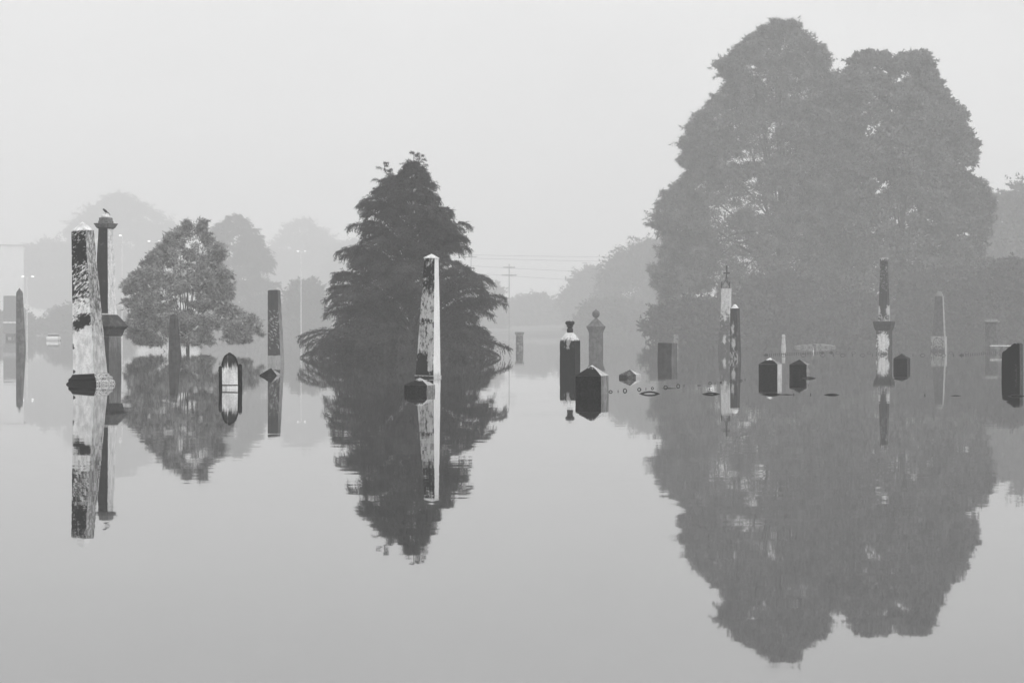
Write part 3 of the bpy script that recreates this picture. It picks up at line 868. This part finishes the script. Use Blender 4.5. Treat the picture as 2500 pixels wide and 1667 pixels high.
def conifer(name, label, x, d, rows, nb,  spray, leaf, seed, z0=-.55, droop=.35, rise=.35, per=13, nlet=26, group=None, sy=.8, inner=.5, trunk_r=.2, side_bias=0.5, leaders=(), fan=1.6, low=0, lift=.34):
    rs = np.random.RandomState(seed)
    o = empty(name, (px_x(x, d), d, 0)); tag(o, label, 'tree', group)
    pf = Profile(rows, x, d, sy)
    ztop = pf.z[-1]
    out = []
    limbs = Acc()
    tp = [(rs.normal(0, .02), rs.normal(0, .02), z) for z in np.linspace(-.6, ztop * .985, 10)]
    limbs.add(tube(tp, list(np.linspace(trunk_r, .015, 10)), 8))
    for b in range(nb + low):
        u = (b + rs.rand()) / nb
        zt = z0 + (ztop - z0) * (min(u, 1) ** 1.12)
        if b >= nb: zt = rs.uniform(.3, 1.7)
        if rs.rand() < side_bias: a = rs.choice([0, math.pi]) + rs.normal(0, .45)
        else: a = rs.rand() * 2 * math.pi
        R = float(pf.R(np.array([zt]), np.array([a]))[0])
        R *= rs.uniform(.80, 1.08) if (rs.rand() > inner or b >= nb) else rs.uniform(.5, .93)
        zb = max(zt - R * rise * rs.uniform(.6, 1.2), -.2 if zt < 1 else .1)
        ca, sa = math.cos(a), math.sin(a)
        P0 = np.array([0, 0, zb]); P1 = np.array([.68 * R * ca, .68 * R * sa, zt + droop * .30 * R]); P2 = np.array([R * ca, R * sa, zt - droop * .10 * R])
        n = max(6, int(nlet * min(1.5, .35 + R / pf.r.mean())))
        t = 1 - (1 - np.linspace(.12, 1, n)) ** 1.15
        C = (1 - t)[:, None] ** 2 * P0 + 2 * (t * (1 - t))[:, None] * P1 + (t ** 2)[:, None] * P2
        T = 2 * (1 - t)[:, None] * (P1 - P0) + 2 * t[:, None] * (P2 - P1); T /= np.linalg.norm(T, axis=1, keepdims=True) + 1e-9
        if R > spray * 2:
            tt = np.linspace(0, 1, 5)
            limbs.add(tube([(1 - q) ** 2 * P0 + 2 * q * (1 - q) * P1 + q * q * P2 for q in tt], list(np.linspace(max(.012, .016 * R), .006, 5)), 4))
        side = np.stack([-T[:, 1], T[:, 0], np.zeros(n)], 1); side /= np.linalg.norm(side, axis=1, keepdims=True) + 1e-9
        for sg in (-1, 1):
            ll = spray * (fan + 2.2 * (1 - t)) * rs.uniform(.6, 1.3, n) * min(1.0, .3 + R / (spray * 6))
            D = side * sg * .8 + T * .75 + rs.normal(0, .18, (n, 3)); D[:, 2] += rs.normal(.10, lift, n)
            D /= np.linalg.norm(D, axis=1, keepdims=True)
            s = np.linspace(.0, 1, per)[None, :, None]
            pts = C[:, None, :] + D[:, None, :] * (ll[:, None, None] * s)
            pts[:, :, 2] -= (droop * .9 * ll[:, None] * s[:, :, 0] ** 2)
            pts = pts.reshape(-1, 3) + rs.normal(0, spray * .06, (n * per, 3))
            dd = np.repeat(D, per, 0) * .7 + rs.normal(0, .45, (n * per, 3)); dd[:, 2] -= .55
            out.append(tris(pts, dd, spray * rs.uniform(.35, .8, n * per), np.full(n * per, spray * .16) * rs.uniform(.7, 1.3, n * per), rs))
    for (lx, ly, by, rmax, m) in leaders:
        q = d / F
        zt_, zb_ = CH - (ly - HOR) * q, CH - (by - HOR) * q
        ox = (lx - x) * q
        limbs.add(tube([(ox * .6, 0, zb_), (ox * .95, 0, (zb_ + zt_) / 2), (ox, 0, zt_)], [.04, .02, .008], 5))
        for i in range(m):
            u = (i + rs.rand()) / m
            zz = zb_ + (zt_ - zb_) * u; a = rs.choice([0, math.pi]) + rs.normal(0, .6); R = rmax * (1 - u) ** .8 * rs.uniform(.5, 1.1) + .12
            n = 9; t = np.linspace(.25, 1, n)
            P0 = np.array([ox, 0, zz - .3 * R]); P1 = P0 + np.array([math.cos(a) * R * .6, math.sin(a) * R * .6, R * .55]); P2 = P0 + np.array([math.cos(a) * R, math.sin(a) * R, R * .3])
            C = (1 - t)[:, None] ** 2 * P0 + 2 * (t * (1 - t))[:, None] * P1 + (t ** 2)[:, None] * P2
            limbs.add(tube([C[0], C[4], C[8]], [.012, .008, .004], 4))
            C = np.repeat(C, 14, 0) + rs.normal(0, .035, (n * 14, 3))
            D = np.array([math.cos(a), math.sin(a), 0]) * .6 + rs.normal(0, .4, (n * 14, 3)); D[:, 2] -= .45
            out.append(tris(C, D, rs.uniform(.05, .10, n * 14), rs.uniform(.012, .02, n * 14), rs))
    V = np.concatenate(out)
    V = V[V[:, :, 2].min(axis=1) > -.25]
    limbs.obj('trunk', BARK, o)
    c = tri_mesh('crown', V, leaf, o); c['kind'] = 'stuff'
    return o, len(V)

def broadleaf(name, label, x, d, rows, nclump, cr, nleaf, lsize, leaf, seed, group=None, sy=.85, gap=.0, trunk_r=.3, shell=.6, fork=.28, lean=0, hang=0.0, aspect=.6, trunk_name='trunk', zmin=.0, edge=.3, limbsn=26, lobe=2.4, per_lobe=13, skin=.72, sprigs=0, sl=1.6):
    rs = np.random.RandomState(seed)
    o = empty(name, (px_x(x, d), d, 0)); tag(o, label, 'tree', group)
    pf = Profile(rows, x, d, sy)
    za, zb = max(pf.z[0], zmin), pf.z[-1]
    LR = cr * lobe
    nl = max(14, int(nclump / per_lobe))
    zl = rs.uniform(za, zb, nl * 8); wl_ = np.interp(zl, pf.z, pf.l + pf.r)
    zl = zl[rs.rand(len(zl)) < (wl_ / wl_.max()) ** 1.1][:nl]; nl = len(zl)
    al = np.where(rs.rand(nl) < .6, rs.choice([0, math.pi], nl) + rs.normal(0, .4, nl), rs.rand(nl) * 2 * math.pi)
    lr = LR * rs.uniform(.5, 1.2, nl)
    lr = np.minimum(lr, np.interp(zl, pf.z, pf.l + pf.r) * .45)
    Rl = np.maximum(pf.R(zl, al) * rs.uniform(.86, 1.03, nl) - lr, .05)
    LC = np.stack([Rl * np.cos(al), Rl * np.sin(al), np.clip(zl, za + lr * .3, zb - lr)], 1)
    # clump centres, denser where the crown is wide
    zz = rs.uniform(za, zb, nclump * 6)
    wid = np.interp(zz, pf.z, pf.l + pf.r); keep = rs.rand(len(zz)) < (wid / wid.max()) ** 1.6
    zz = zz[keep][:nclump]
    n = len(zz)
    a = rs.rand(n) * 2 * math.pi
    rad = np.where(rs.rand(n) < shell, rs.uniform(.82, 1.0, n), np.sqrt(rs.rand(n)))
    CR = np.minimum(cr * rs.uniform(.55, 1.25, n), np.interp(zz, pf.z, pf.l + pf.r) * .22 + .1)
    Rm = np.maximum(pf.R(zz, a) - CR * .75, .1) * rad
    C = np.stack([Rm * np.cos(a), Rm * np.sin(a), np.minimum(zz, zb - CR * .6)], 1)
    # most clumps sit on the lobes' skins, the rest fill the inside
    on = rs.rand(n) < skin
    li = rs.randint(0, nl, n)
    dv = rs.normal(size=(n, 3)); dv[:, 2] += .35; dv /= np.linalg.norm(dv, axis=1, keepdims=True)
    Cl = LC[li] + dv * np.maximum(lr[li] - CR * .6, .05)[:, None]
    C = np.where(on[:, None], Cl, C * np.array([.8, .8, 1]))
    C[:, 2] = np.clip(C[:, 2], za, None)
    # explicit clumps along the seen outline
    m = int(nclump * edge)
    ze = rs.uniform(za, zb, m); sg = rs.choice([0, math.pi], m)
    ae = sg + rs.normal(0, .25, m); ce = cr * rs.uniform(.35, .8, m)
    Re = np.maximum(pf.R(ze, sg) * rs.uniform(.86, 1.04, m) - ce * .7, .1)
    C = np.concatenate([C, np.stack([Re * np.cos(sg), rs.normal(0, 1, m) * Re * .25, np.minimum(ze, zb - ce * .5)], 1)]); CR = np.concatenate([CR, ce])
    if gap > 0:
        f = np.sin(C[:, 0] * 1.1 / cr + 2) * np.sin(C[:, 2] * 1.0 / cr + seed) + .6 * np.sin(C[:, 0] * 2.3 / cr) * np.sin(C[:, 2] * 1.9 / cr + 1)
        k = f < (1 - gap); C, CR = C[k], CR[k]
    n = len(C)
    q = nleaf
    dirs = rs.normal(size=(n, q, 3)); dirs /= np.linalg.norm(dirs, axis=2, keepdims=True)
    dirs[:, :, 2] = dirs[:, :, 2] * .75 + .1
    r = rs.uniform(.25, 1.0, (n, q, 1)) ** .6
    lump = 1 + .25 * np.sin(dirs[:, :, :1] * 5 + C[:, None, :1] * 3) * np.cos(dirs[:, :, 2:] * 6 + C[:, None, 2:])
    pts = (C[:, None, :] + dirs * r * CR[:, None, None] * lump).reshape(-1, 3)
    dd = dirs.reshape(-1, 3) * .7 + rs.normal(0, .7, (n * q, 3)); dd[:, 2] -= hang
    L = lsize * rs.uniform(.6, 1.4, n * q)
    V = tris(pts, dd, L, L * aspect, rs)
    # prune the crown to its uneven outline, each clump by its own measure
    allow = np.repeat(rs.uniform(.87, 1.07, n), q) + rs.normal(0, .02, n * q)
    hz_ = np.hypot(pts[:, 0], pts[:, 1]); an_ = np.arctan2(pts[:, 1], pts[:, 0])
    V = V[(hz_ < pf.R(pts[:, 2], an_) * allow + .12) & (pts[:, 2] < zb + .25 * cr)]
    if sprigs:
        zs_ = rs.uniform(za, zb, sprigs); as_ = np.where(rs.rand(sprigs) < .7, rs.choice([0, math.pi], sprigs) + rs.normal(0, .5, sprigs), rs.rand(sprigs) * 2 * math.pi)
        top_ = rs.rand(sprigs) < .25
        zs_ = np.where(top_, zb - (zb - za) * .25 * rs.rand(sprigs), zs_)
        Rs_ = pf.R(zs_, as_) * rs.uniform(.84, 1.02, sprigs) - sl * .25
        P = np.stack([Rs_ * np.cos(as_), Rs_ * np.sin(as_), zs_], 1)
        Dn = np.stack([np.cos(as_), np.sin(as_), rs.uniform(-.25, .9, sprigs)], 1) + rs.normal(0, .25, (sprigs, 3)); Dn /= np.linalg.norm(Dn, axis=1, keepdims=True)
        m_ = 34; tt = np.tile(np.linspace(-.5, 1, m_), sprigs); Ls = np.repeat(sl * rs.uniform(.4, 1.2, sprigs), m_)
        PP = np.repeat(P, m_, 0) + np.repeat(Dn, m_, 0) * (tt * Ls)[:, None] + rs.normal(0, 1, (sprigs * m_, 3)) * (.16 * Ls * (1.15 - tt))[:, None]
        PP[:, 2] -= .12 * Ls * np.maximum(tt, 0) ** 2
        dS = np.repeat(Dn, m_, 0) * .6 + rs.normal(0, .6, (sprigs * m_, 3)); LS = lsize * rs.uniform(.5, 1.2, sprigs * m_)
        V = np.concatenate([V, tris(PP, dS, LS, LS * aspect, rs)])
    V = V[V[:, :, 2].min(axis=1) > -.2]
    limbs = Acc()
    fz = za + (zb - za) * fork if za > 0.5 else (zb * fork)
    limbs.add(tube([(0, 0, -.6), (.1 * trunk_r, 0, fz * .5), (lean * fz, 0, fz), (lean * fz, 0, fz + (zb - fz) * .7)], [trunk_r * 1.25, trunk_r, trunk_r * .8, trunk_r * .15], 9))
    idx = rs.choice(n, min(limbsn, n), replace=False)
    for i in idx:
        e = C[i]; s0 = np.array([lean * fz, 0, fz * rs.uniform(.7, 1.3)])
        mid = (s0 + e) / 2 + np.array([0, 0, .08 * np.linalg.norm(e - s0)])
        limbs.add(tube([s0, (s0 + mid) / 2 + rs.normal(0, .1, 3), mid, (mid + e) / 2 + rs.normal(0, .12, 3), e], [trunk_r * .38, trunk_r * .3, trunk_r * .22, trunk_r * .14, trunk_r * .05], 5))
    limbs.obj(trunk_name, BARK, o)
    c = tri_mesh('crown', V, leaf, o); c['kind'] = 'stuff'
    return o, len(V)

LH = leaf_mat('hemlock_needles', 0.045, .8)
LM = leaf_mat('magnolia_leaves', 0.22, .8, .35, .5)
LB = leaf_mat('oak_leaves', 0.12, .5)
LF = leaf_mat('far_leaves', 0.045, .3)
total = 0

def s5(rows):     # zoomed rows of the hemlock crop -> source pixels
    return [(350 + y / 2.571, 680 + l / 2.571, 680 + r / 2.571) for y, l, r in rows]
hem = s5([(120, 820, 870), (160, 790, 905), (200, 760, 965), (215, 650, 975), (260, 610, 960), (310, 545, 945), (390, 495, 1105), (455, 505, 1135), (520, 440, 1210), (600, 360, 1205), (680, 345, 1200), (730, 380, 1150), (770, 395, 1300), (820, 300, 1325), (870, 250, 1335), (920, 240, 1360), (960, 260, 1410), (1050, 310, 1340), (1120, 300, 1215), (1170, 200, 1400), (1230, 115, 1400), (1290, 90, 1400), (1345, 170, 1330), (1400, 300, 1200)])
D = dist(874)
o, n = conifer('hemlock_tree', 'dark dense hemlock with drooping feathery branches standing in the water', 1005, D, hem, 450, .20, LH, 5, fan=1.75, low=22, lift=.38, per=17, nlet=34, inner=.66, droop=.5, rise=.8, side_bias=.62, trunk_r=.2, leaders=[(1010.6, 369, 420, .75, 12), (1025, 374, 405, .35, 5), (936.7, 393, 445, .7, 11), (958, 412, 445, .5, 6)])
total += n
def s4(rows): return [(480 + y / 2.704, 260 + l / 2.704, 260 + r / 2.704) for y, l, r in rows]
mag = s4([(165, 600, 660), (200, 530, 650), (260, 400, 660), (320, 370, 770), (380, 290, 790), (450, 215, 745), (500, 190, 830), (560, 130, 860), (620, 75, 830), (700, 110, 800), (760, 170, 900), (800, 140, 1010), (860, 130, 1030), (920, 140, 1010), (960, 180, 950), (985, 270, 500), (995, 330, 380)])
o, n = broadleaf('magnolia_tree', 'grey rounded magnolia with low spreading crown standing in the water at left', 458, dist(857), mag, 640, .38, 110, .22, LM, 3, sprigs=420, sl=.55, lobe=2.0, per_lobe=7, skin=.5, sy=.9, trunk_r=.12, shell=.7, hang=.5, aspect=.3, fork=.12, zmin=.35, edge=.3)
total += n
def s6(rows): return [(40 + y / 1.8235, 1540 + l / 1.8235, 1540 + r / 1.8235) for y, l, r in rows]
def notch(rows, amp):
    out_ = []
    rows = sorted(rows)
    for a_, b_ in zip(rows[:-1], rows[1:]):
        out_.append(a_)
        if b_[0] - a_[0] > 16:
            m_ = len(out_)
            out_.append(((a_[0] + b_[0]) / 2 + (m_ % 3 - 1) * 3, (a_[1] + b_[1]) / 2 + amp * (1 + m_ % 2), (a_[2] + b_[2]) / 2 - amp * (1 + (m_ + 1) % 2)))
    return out_ + [rows[-1]]
T3 = s6([(25, 640, 735), (60, 565, 745), (100, 510, 800), (130, 460, 860), (175, 440, 880), (210, 370, 890), (260, 400, 870), (300, 420, 870), (390, 330, 900), (420, 300, 900), (500, 225, 900), (560, 212, 900), (640, 205, 880), (720, 225, 880), (780, 130, 870), (830, 110, 860), (890, 50, 850), (930, 65, 850), (980, 140, 850), (1030, 100, 850), (1150, 80, 850), (1300, 110, 850), (1430, 150, 850)])
o, n = broadleaf('feathery_tree', 'towering soft feathery tree, left of the two giant misty trees', 1905, dist(834), [(y_, l_, r_ + (75 if y_ > 185 else 0)) for y_, l_, r_ in notch(T3, 9)], 1750, 1.2, 165, .50, sprigs=1200, sl=1.15, leaf=leaf_mat('feathery_leaves', .12), seed=8, sy=.8, gap=0, trunk_r=.5, shell=.6, hang=.35, aspect=.28, lobe=1.8, per_lobe=8, skin=.5, edge=.7, limbsn=40)
total += n
T4 = s6([(165, 1000, 1325), (200, 960, 1345), (250, 945, 1360), (300, 930, 1380), (350, 900, 1410), (385, 890, 1440), (430, 860, 1500), (490, 850, 1500), (560, 850, 1540), (610, 850, 1562), (670, 850, 1530), (700, 850, 1500), (740, 850, 1570), (800, 850, 1605), (900, 850, 1612), (1000, 850, 1585), (1100, 850, 1600), (1300, 850, 1640), (1430, 850, 1640)])
o, n = broadleaf('oak_tree', 'giant rounded broadleaf tree, right of the two towering misty trees', 2205, dist(834), [(y_, l_ - (70 if y_ > 185 else 0), r_) for y_, l_, r_ in notch(T4, 8)], 1650, 1.2, 170, .42, LB, 6, sprigs=900, sl=.85, sy=.8, gap=.12, trunk_r=.5, shell=.55, edge=.3, lobe=2.1, per_lobe=8, skin=.6)
total += n

# low trees under and behind the giants
def blob(x, d, top, wl, wr, seed, label, kind='b', low=838, cr=1.6, lsize=.55, nclump=110, nleaf=190, group='misty background trees', shape=.5):
    kk = 1.3 if d < 230 else (1.6 if d < 800 else 1.38)
    d *= kk; cr *= kk * .85; lsize *= kk * .85; nclump = int(nclump * 1.35)
    h = low - top
    rows = []
    rs = random.Random(seed)
    for i in range(11):
        t = i / 10
        w = (1 - (abs(t - .35) / .65) ** 2) ** shape if t > .35 else 1 - .15 * (1 - t / .35)
        rows.append((low - h * t, x - wl * max(w, .08) * rs.uniform(.78, 1.12), x + wr * max(w, .08) * rs.uniform(.78, 1.12)))
    if kind == 'b':
        return broadleaf('broadleaf_tree', label, x, d, rows, nclump, cr, nleaf, lsize, LF, seed, group, shell=.6, trunk_r=.3, limbsn=14, sprigs=260, sl=cr * 1.2, lobe=3.2, per_lobe=24)[1]
    return conifer('conifer_tree', label, x, d, rows, nclump, cr * .5, LF, seed, group=group, per=10, nlet=22, trunk_r=.25, droop=.3)[1]
G = 'misty background trees'
total += blob(1700, 212, 738, 120, 110, 51, 'low dark tree under the left skirt of the towering conifer', cr=1.3, nclump=130, lsize=.45)
total += blob(1900, 220, 672, 130, 130, 52, 'low dark tree between the gothic spire and the two stage column', cr=1.4, nclump=130, lsize=.45)
total += blob(2090, 214, 728, 130, 120, 53, 'low dark tree directly behind the two stage column', cr=1.4, nclump=130, lsize=.45)
total += blob(2300, 218, 660, 130, 120, 54, 'low dark tree behind the obelisk with the panelled plinth', cr=1.4, nclump=130, lsize=.45)
total += blob(2475, 214, 640, 110, 130, 55, 'dark tree behind the wide pier at the right edge', cr=1.5, nclump=130, lsize=.45)
total += blob(2490, 290, 452, 120, 160, 56, 'tall pale tree cut off by the right edge of the picture', cr=2.3, nclump=170, lsize=.6, low=835)
total += blob(1590, 400, 590, 140, 130, 57, 'grey tree left of the giants with a lumpy crown', cr=2.6, nclump=160, low=826)
total += blob(1445, 500, 655, 80, 95, 58, 'fainter rounded tree above the ball topped monument', cr=2.4, nclump=120, low=822)
total += blob(1500, 360, 735, 95, 90, 59, 'low misty tree behind the ball topped monument', cr=1.8, nclump=100, low=828)
total += blob(570, 420, 527, 85, 110, 61, 'misty conifer with ragged right side behind the magnolia', kind='c', cr=2.2, nclump=150, low=830)
total += blob(290, 930, 477, 175, 180, 62, 'very pale wide tree behind the slab capped column', cr=4.2, nclump=320, lsize=1.1, low=770, shape=.6)
total += blob(120, 900, 590, 90, 90, 63, 'very pale low tree between the pale hall and the leaning obelisk', cr=3.8, nclump=150, lsize=1.1, low=740)
total += blob(740, 950, 540, 110, 110, 64, 'very pale tree between the broken obelisk and the hemlock', cr=4, nclump=240, lsize=1.1, low=770)
total += blob(870, 900, 590, 90, 100, 65, 'very pale tree half hidden by the left side of the hemlock', cr=3.8, nclump=170, lsize=1.1, low=740)
total += blob(745, 380, 690, 60, 60, 66, 'small grey tree in front of the very pale tree left of the hemlock', cr=1.8, nclump=70, low=826)
total += blob(1170, 520, 690, 60, 70, 67, 'pale low tree at the foot of the utility poles', cr=2.4, nclump=80, lsize=.8, low=818)
total += blob(1310, 560, 725, 90, 80, 68, 'pale low tree between the utility pole and the rounded trees', cr=2.4, nclump=80, lsize=.8, low=818)
total += blob(30, 420, 760, 60, 60, 69, 'low pale shrub by the parked box truck', cr=1.5, nclump=60, low=822)
total += blob(210, 430, 745, 120, 130, 70, 'low grey bushy tree behind the slab capped column pedestal', cr=1.9, nclump=90, low=824)
total += blob(620, 400, 765, 120, 120, 71, 'low grey bushy tree behind the broken obelisk', cr=1.7, nclump=90, low=824)
SC['leaf_count'] = total

# ------------------------------------------------------------------ far built things
def hall():
    d = 880
    o = empty('metal_hall', (px_x(10, d), d, 0)); o.rotation_euler.z = math.radians(11.5); tag(o, 'pale corrugated metal hall fading into the mist at the far left', 'building')
    q = d / F; w = plain('hall_wall', .75, .7, .1, .4); r_ = plain('hall_roof', .35, .7)
    z1 = px_z(600, d)
    a = Acc(); x0, x1 = -18, 46 * q
    a.add(box(x0, x1, 0, 18, -1, z1)); a.obj('wall', w, o)
    rib = None
    for i in range(34):
        if rib is None: rib = loose(o, 'rib', box(0, .12, -.07, -.003, -.5, z1 - .3), w); me = rib.data; h = rib
        else: h = bpy.data.objects.new('rib', me); COL.objects.link(h); h.parent = o
        h.location.x = x0 + .1 + i * (x1 - x0 - .3) / 33
    a = Acc(); a.add(([Vector(p) for p in ((x0, -.5, z1 + .003), (x1 + .5, -.5, z1 + .003), (x1 + .5, 18.5, z1 + .003), (x0, 18.5, z1 + .003), (x0, -.5, z1 + .45), (x1 + .5, -.5, z1 + .45), (x1 + .5, 18.5, z1 + 1.2), (x0, 18.5, z1 + 1.2))], [(0, 3, 2, 1), (4, 5, 6, 7), (0, 1, 5, 4), (1, 2, 6, 5), (2, 3, 7, 6), (3, 0, 4, 7)])); a.obj('roof', r_, o)
hall()
def truck():
    d = 420; q = d / F
    o = empty('box_truck', (px_x(24, d), d, 0)); tag(o, 'grey box truck standing in the flood below the pale hall', 'truck')
    b = plain('truck_body', .2, .5); w = plain('truck_white', .8, .5); k = plain('tyre', .03, .8)
    zt = px_z(722, d)
    ob = loose(o, 'cargo_box', box(-1.2, 1.2, 0, 5, .9, zt), b); m = ob.modifiers.new('bevel', 'BEVEL'); m.width = .08
    loose(o, 'bumper', box(-1.25, 1.25, -.15, -.01, px_z(789, d), px_z(785, d)), w)
    loose(o, 'chassis', box(-.8, .8, .05, 6.6, .3, .897), k)
    ob = loose(o, 'cab', box(-.85, .85, 5.05, 6.8, .9, zt - .9), w); m = ob.modifiers.new('bevel', 'BEVEL'); m.width = .15
    for y in (1.0, 5.9):
        for s in (-1, 1):
            vs, fs = lathe([(-.12, .42), (-.08, .46), (.08, .46), (.12, .42)], 18)
            loose(o, 'wheel', ([Vector((v.z + s * .8, v.x + y, v.y + .3)) for v in vs], fs), k)
truck()
def car():
    d = 330; q = d / F
    o = empty('parked_car', (px_x(131, d), d, 0), (0, 0, .1)); tag(o, 'flooded car with a bright roof, left of the leaning obelisk', 'car')
    b = plain('car_paint', .7, .3, .05); g = plain('car_glass', .05, .1, .05); k = plain('car_tyre', .03, .8)
    zr = px_z(811, d)
    body = [(-2.1, .25), (2.1, .25), (2.15, .6), (1.9, .8), (-1.9, .85), (-2.12, .65)]
    cabin = [(-1.5, .84), (1.05, .82), (.45, zr), (-1.0, zr)]
    def sd(out, y0, y1):
        vs, fs = extrude(out, y0, y1); return [Vector((v.y, v.x, v.z - .25)) for v in vs], fs
    bo = loose(o, 'body', sd(body, -.85, .85), b); m = bo.modifiers.new('bevel', 'BEVEL'); m.width = .08; m.segments = 2
    ca = loose(o, 'cabin', sd(cabin, -.72, .72), g)
    loose(o, 'roof', sd([(-1.02, zr), (.47, zr), (.4, zr + .05), (-.95, zr + .05)], -.74, .74), b)
    for y in (-1.3, 1.3):
        for s in (-1, 1):
            vs, fs = lathe([(-.1, .3), (.1, .3)], 16)
            loose(o, 'wheel', ([Vector((v.z + s * .78, v.x + y, v.y - .1)) for v in vs], fs), k)
car()
LAMP = plain('lamp_glow', .9, .4, .05, 3, 0, 2.5)
POLE = plain('white_pole', .8, .5, .1)
def light_pole(x, d, top, heads, label):
    o = empty('light_pole', (px_x(x, d), d, 0)); tag(o, label, 'light pole', 'parking lot light poles')
    q = d / F; zt = px_z(top, d)
    loose(o, 'pole', tube([(0, 0, -1.2), (0, 0, zt - .1)], [.11, .08], 8), POLE)
    if len(heads) > 1:
        loose(o, 'crossarm', box(min(heads) * q, max(heads) * q, -.05, .05, zt - .098, zt + .0), POLE)
    for i, hx in enumerate(heads):
        h = loose(o, 'lamp_head', box(hx * q - .3, hx * q + .3, -.55, .25, zt + .003, zt + .16), POLE)
        loose(h, 'lens', box(hx * q - .2, hx * q + .2, -.62, -.553, zt - .02, zt + .13), LAMP)
light_pole(66, 450, 676, [-9, 15], 'white twin lamp light pole beside the far left obelisk')
light_pole(298, 430, 576, [-3], 'pale single lamp light pole right of the slab capped column')
light_pole(385, 450, 590, [-20, 4], 'light pole with one bright lamp rising behind the magnolia')
light_pole(735, 560, 614, [-7, 10], 'white twin lamp light pole between the broken obelisk and the hemlock')
WOOD = plain('pole_wood', .14, .9)
def utility(x, d, top, arms, label):
    o = empty('utility_pole', (px_x(x, d), d, 0)); tag(o, label, 'utility pole', 'utility poles')
    q = d / F
    loose(o, 'pole', tube([(0, 0, -1), (0, 0, px_z(top, d))], [.16, .11], 8), WOOD)
    for y, w in arms:
        z = px_z(y, d)
        c = loose(o, 'crossarm', box(-w * q, w * q, -.32, -.205, z - .13, z + .13), WOOD)
        for s in (-.9, -.35, .35, .9):
            loose(c, 'insulator', lathe([(z + .103, .06), (z + .2, .09), (z + .3, .03)], 8, 0, s * w * q, -.26), WOOD)
utility(1243, 640, 644, [(653, 14), (672, 18)], 'crossarmed utility pole standing in the mist right of the hemlock')
utility(1150, 720, 620, [(627, 14)], 'fainter utility pole showing over the right branches of the hemlock')
WIRE = plain('wire', .05, .7)
for i, (x0, y0, x1, y1, lab) in enumerate(((900, 616, 1660, 629, 'topmost power line strung across the mist right of the hemlock'), (900, 622, 1660, 641, 'second power line from the top right of the hemlock'), (1000, 640, 1640, 672, 'third power line down, at the upper crossarm of the utility pole'), (1000, 655, 1560, 692, 'lowest power line, at the lower crossarm of the utility pole'))):
    d = 640.6; a = Vector((px_x(x0, d), d - .4, px_z(y0, d))); b = Vector((px_x(x1, d), d - .4, px_z(y1, d)))
    pts = [a.lerp(b, t) + Vector((0, 0, -.5 * 4 * t * (1 - t) * .6)) for t in np.linspace(0, 1, 16)]
    w = Acc(); w.add(tube([p - a for p in pts], [.035] * 16, 5)); ob = w.obj('power_line', WIRE); ob.location = a
    tag(ob, lab, 'power line', 'power lines')
finish()
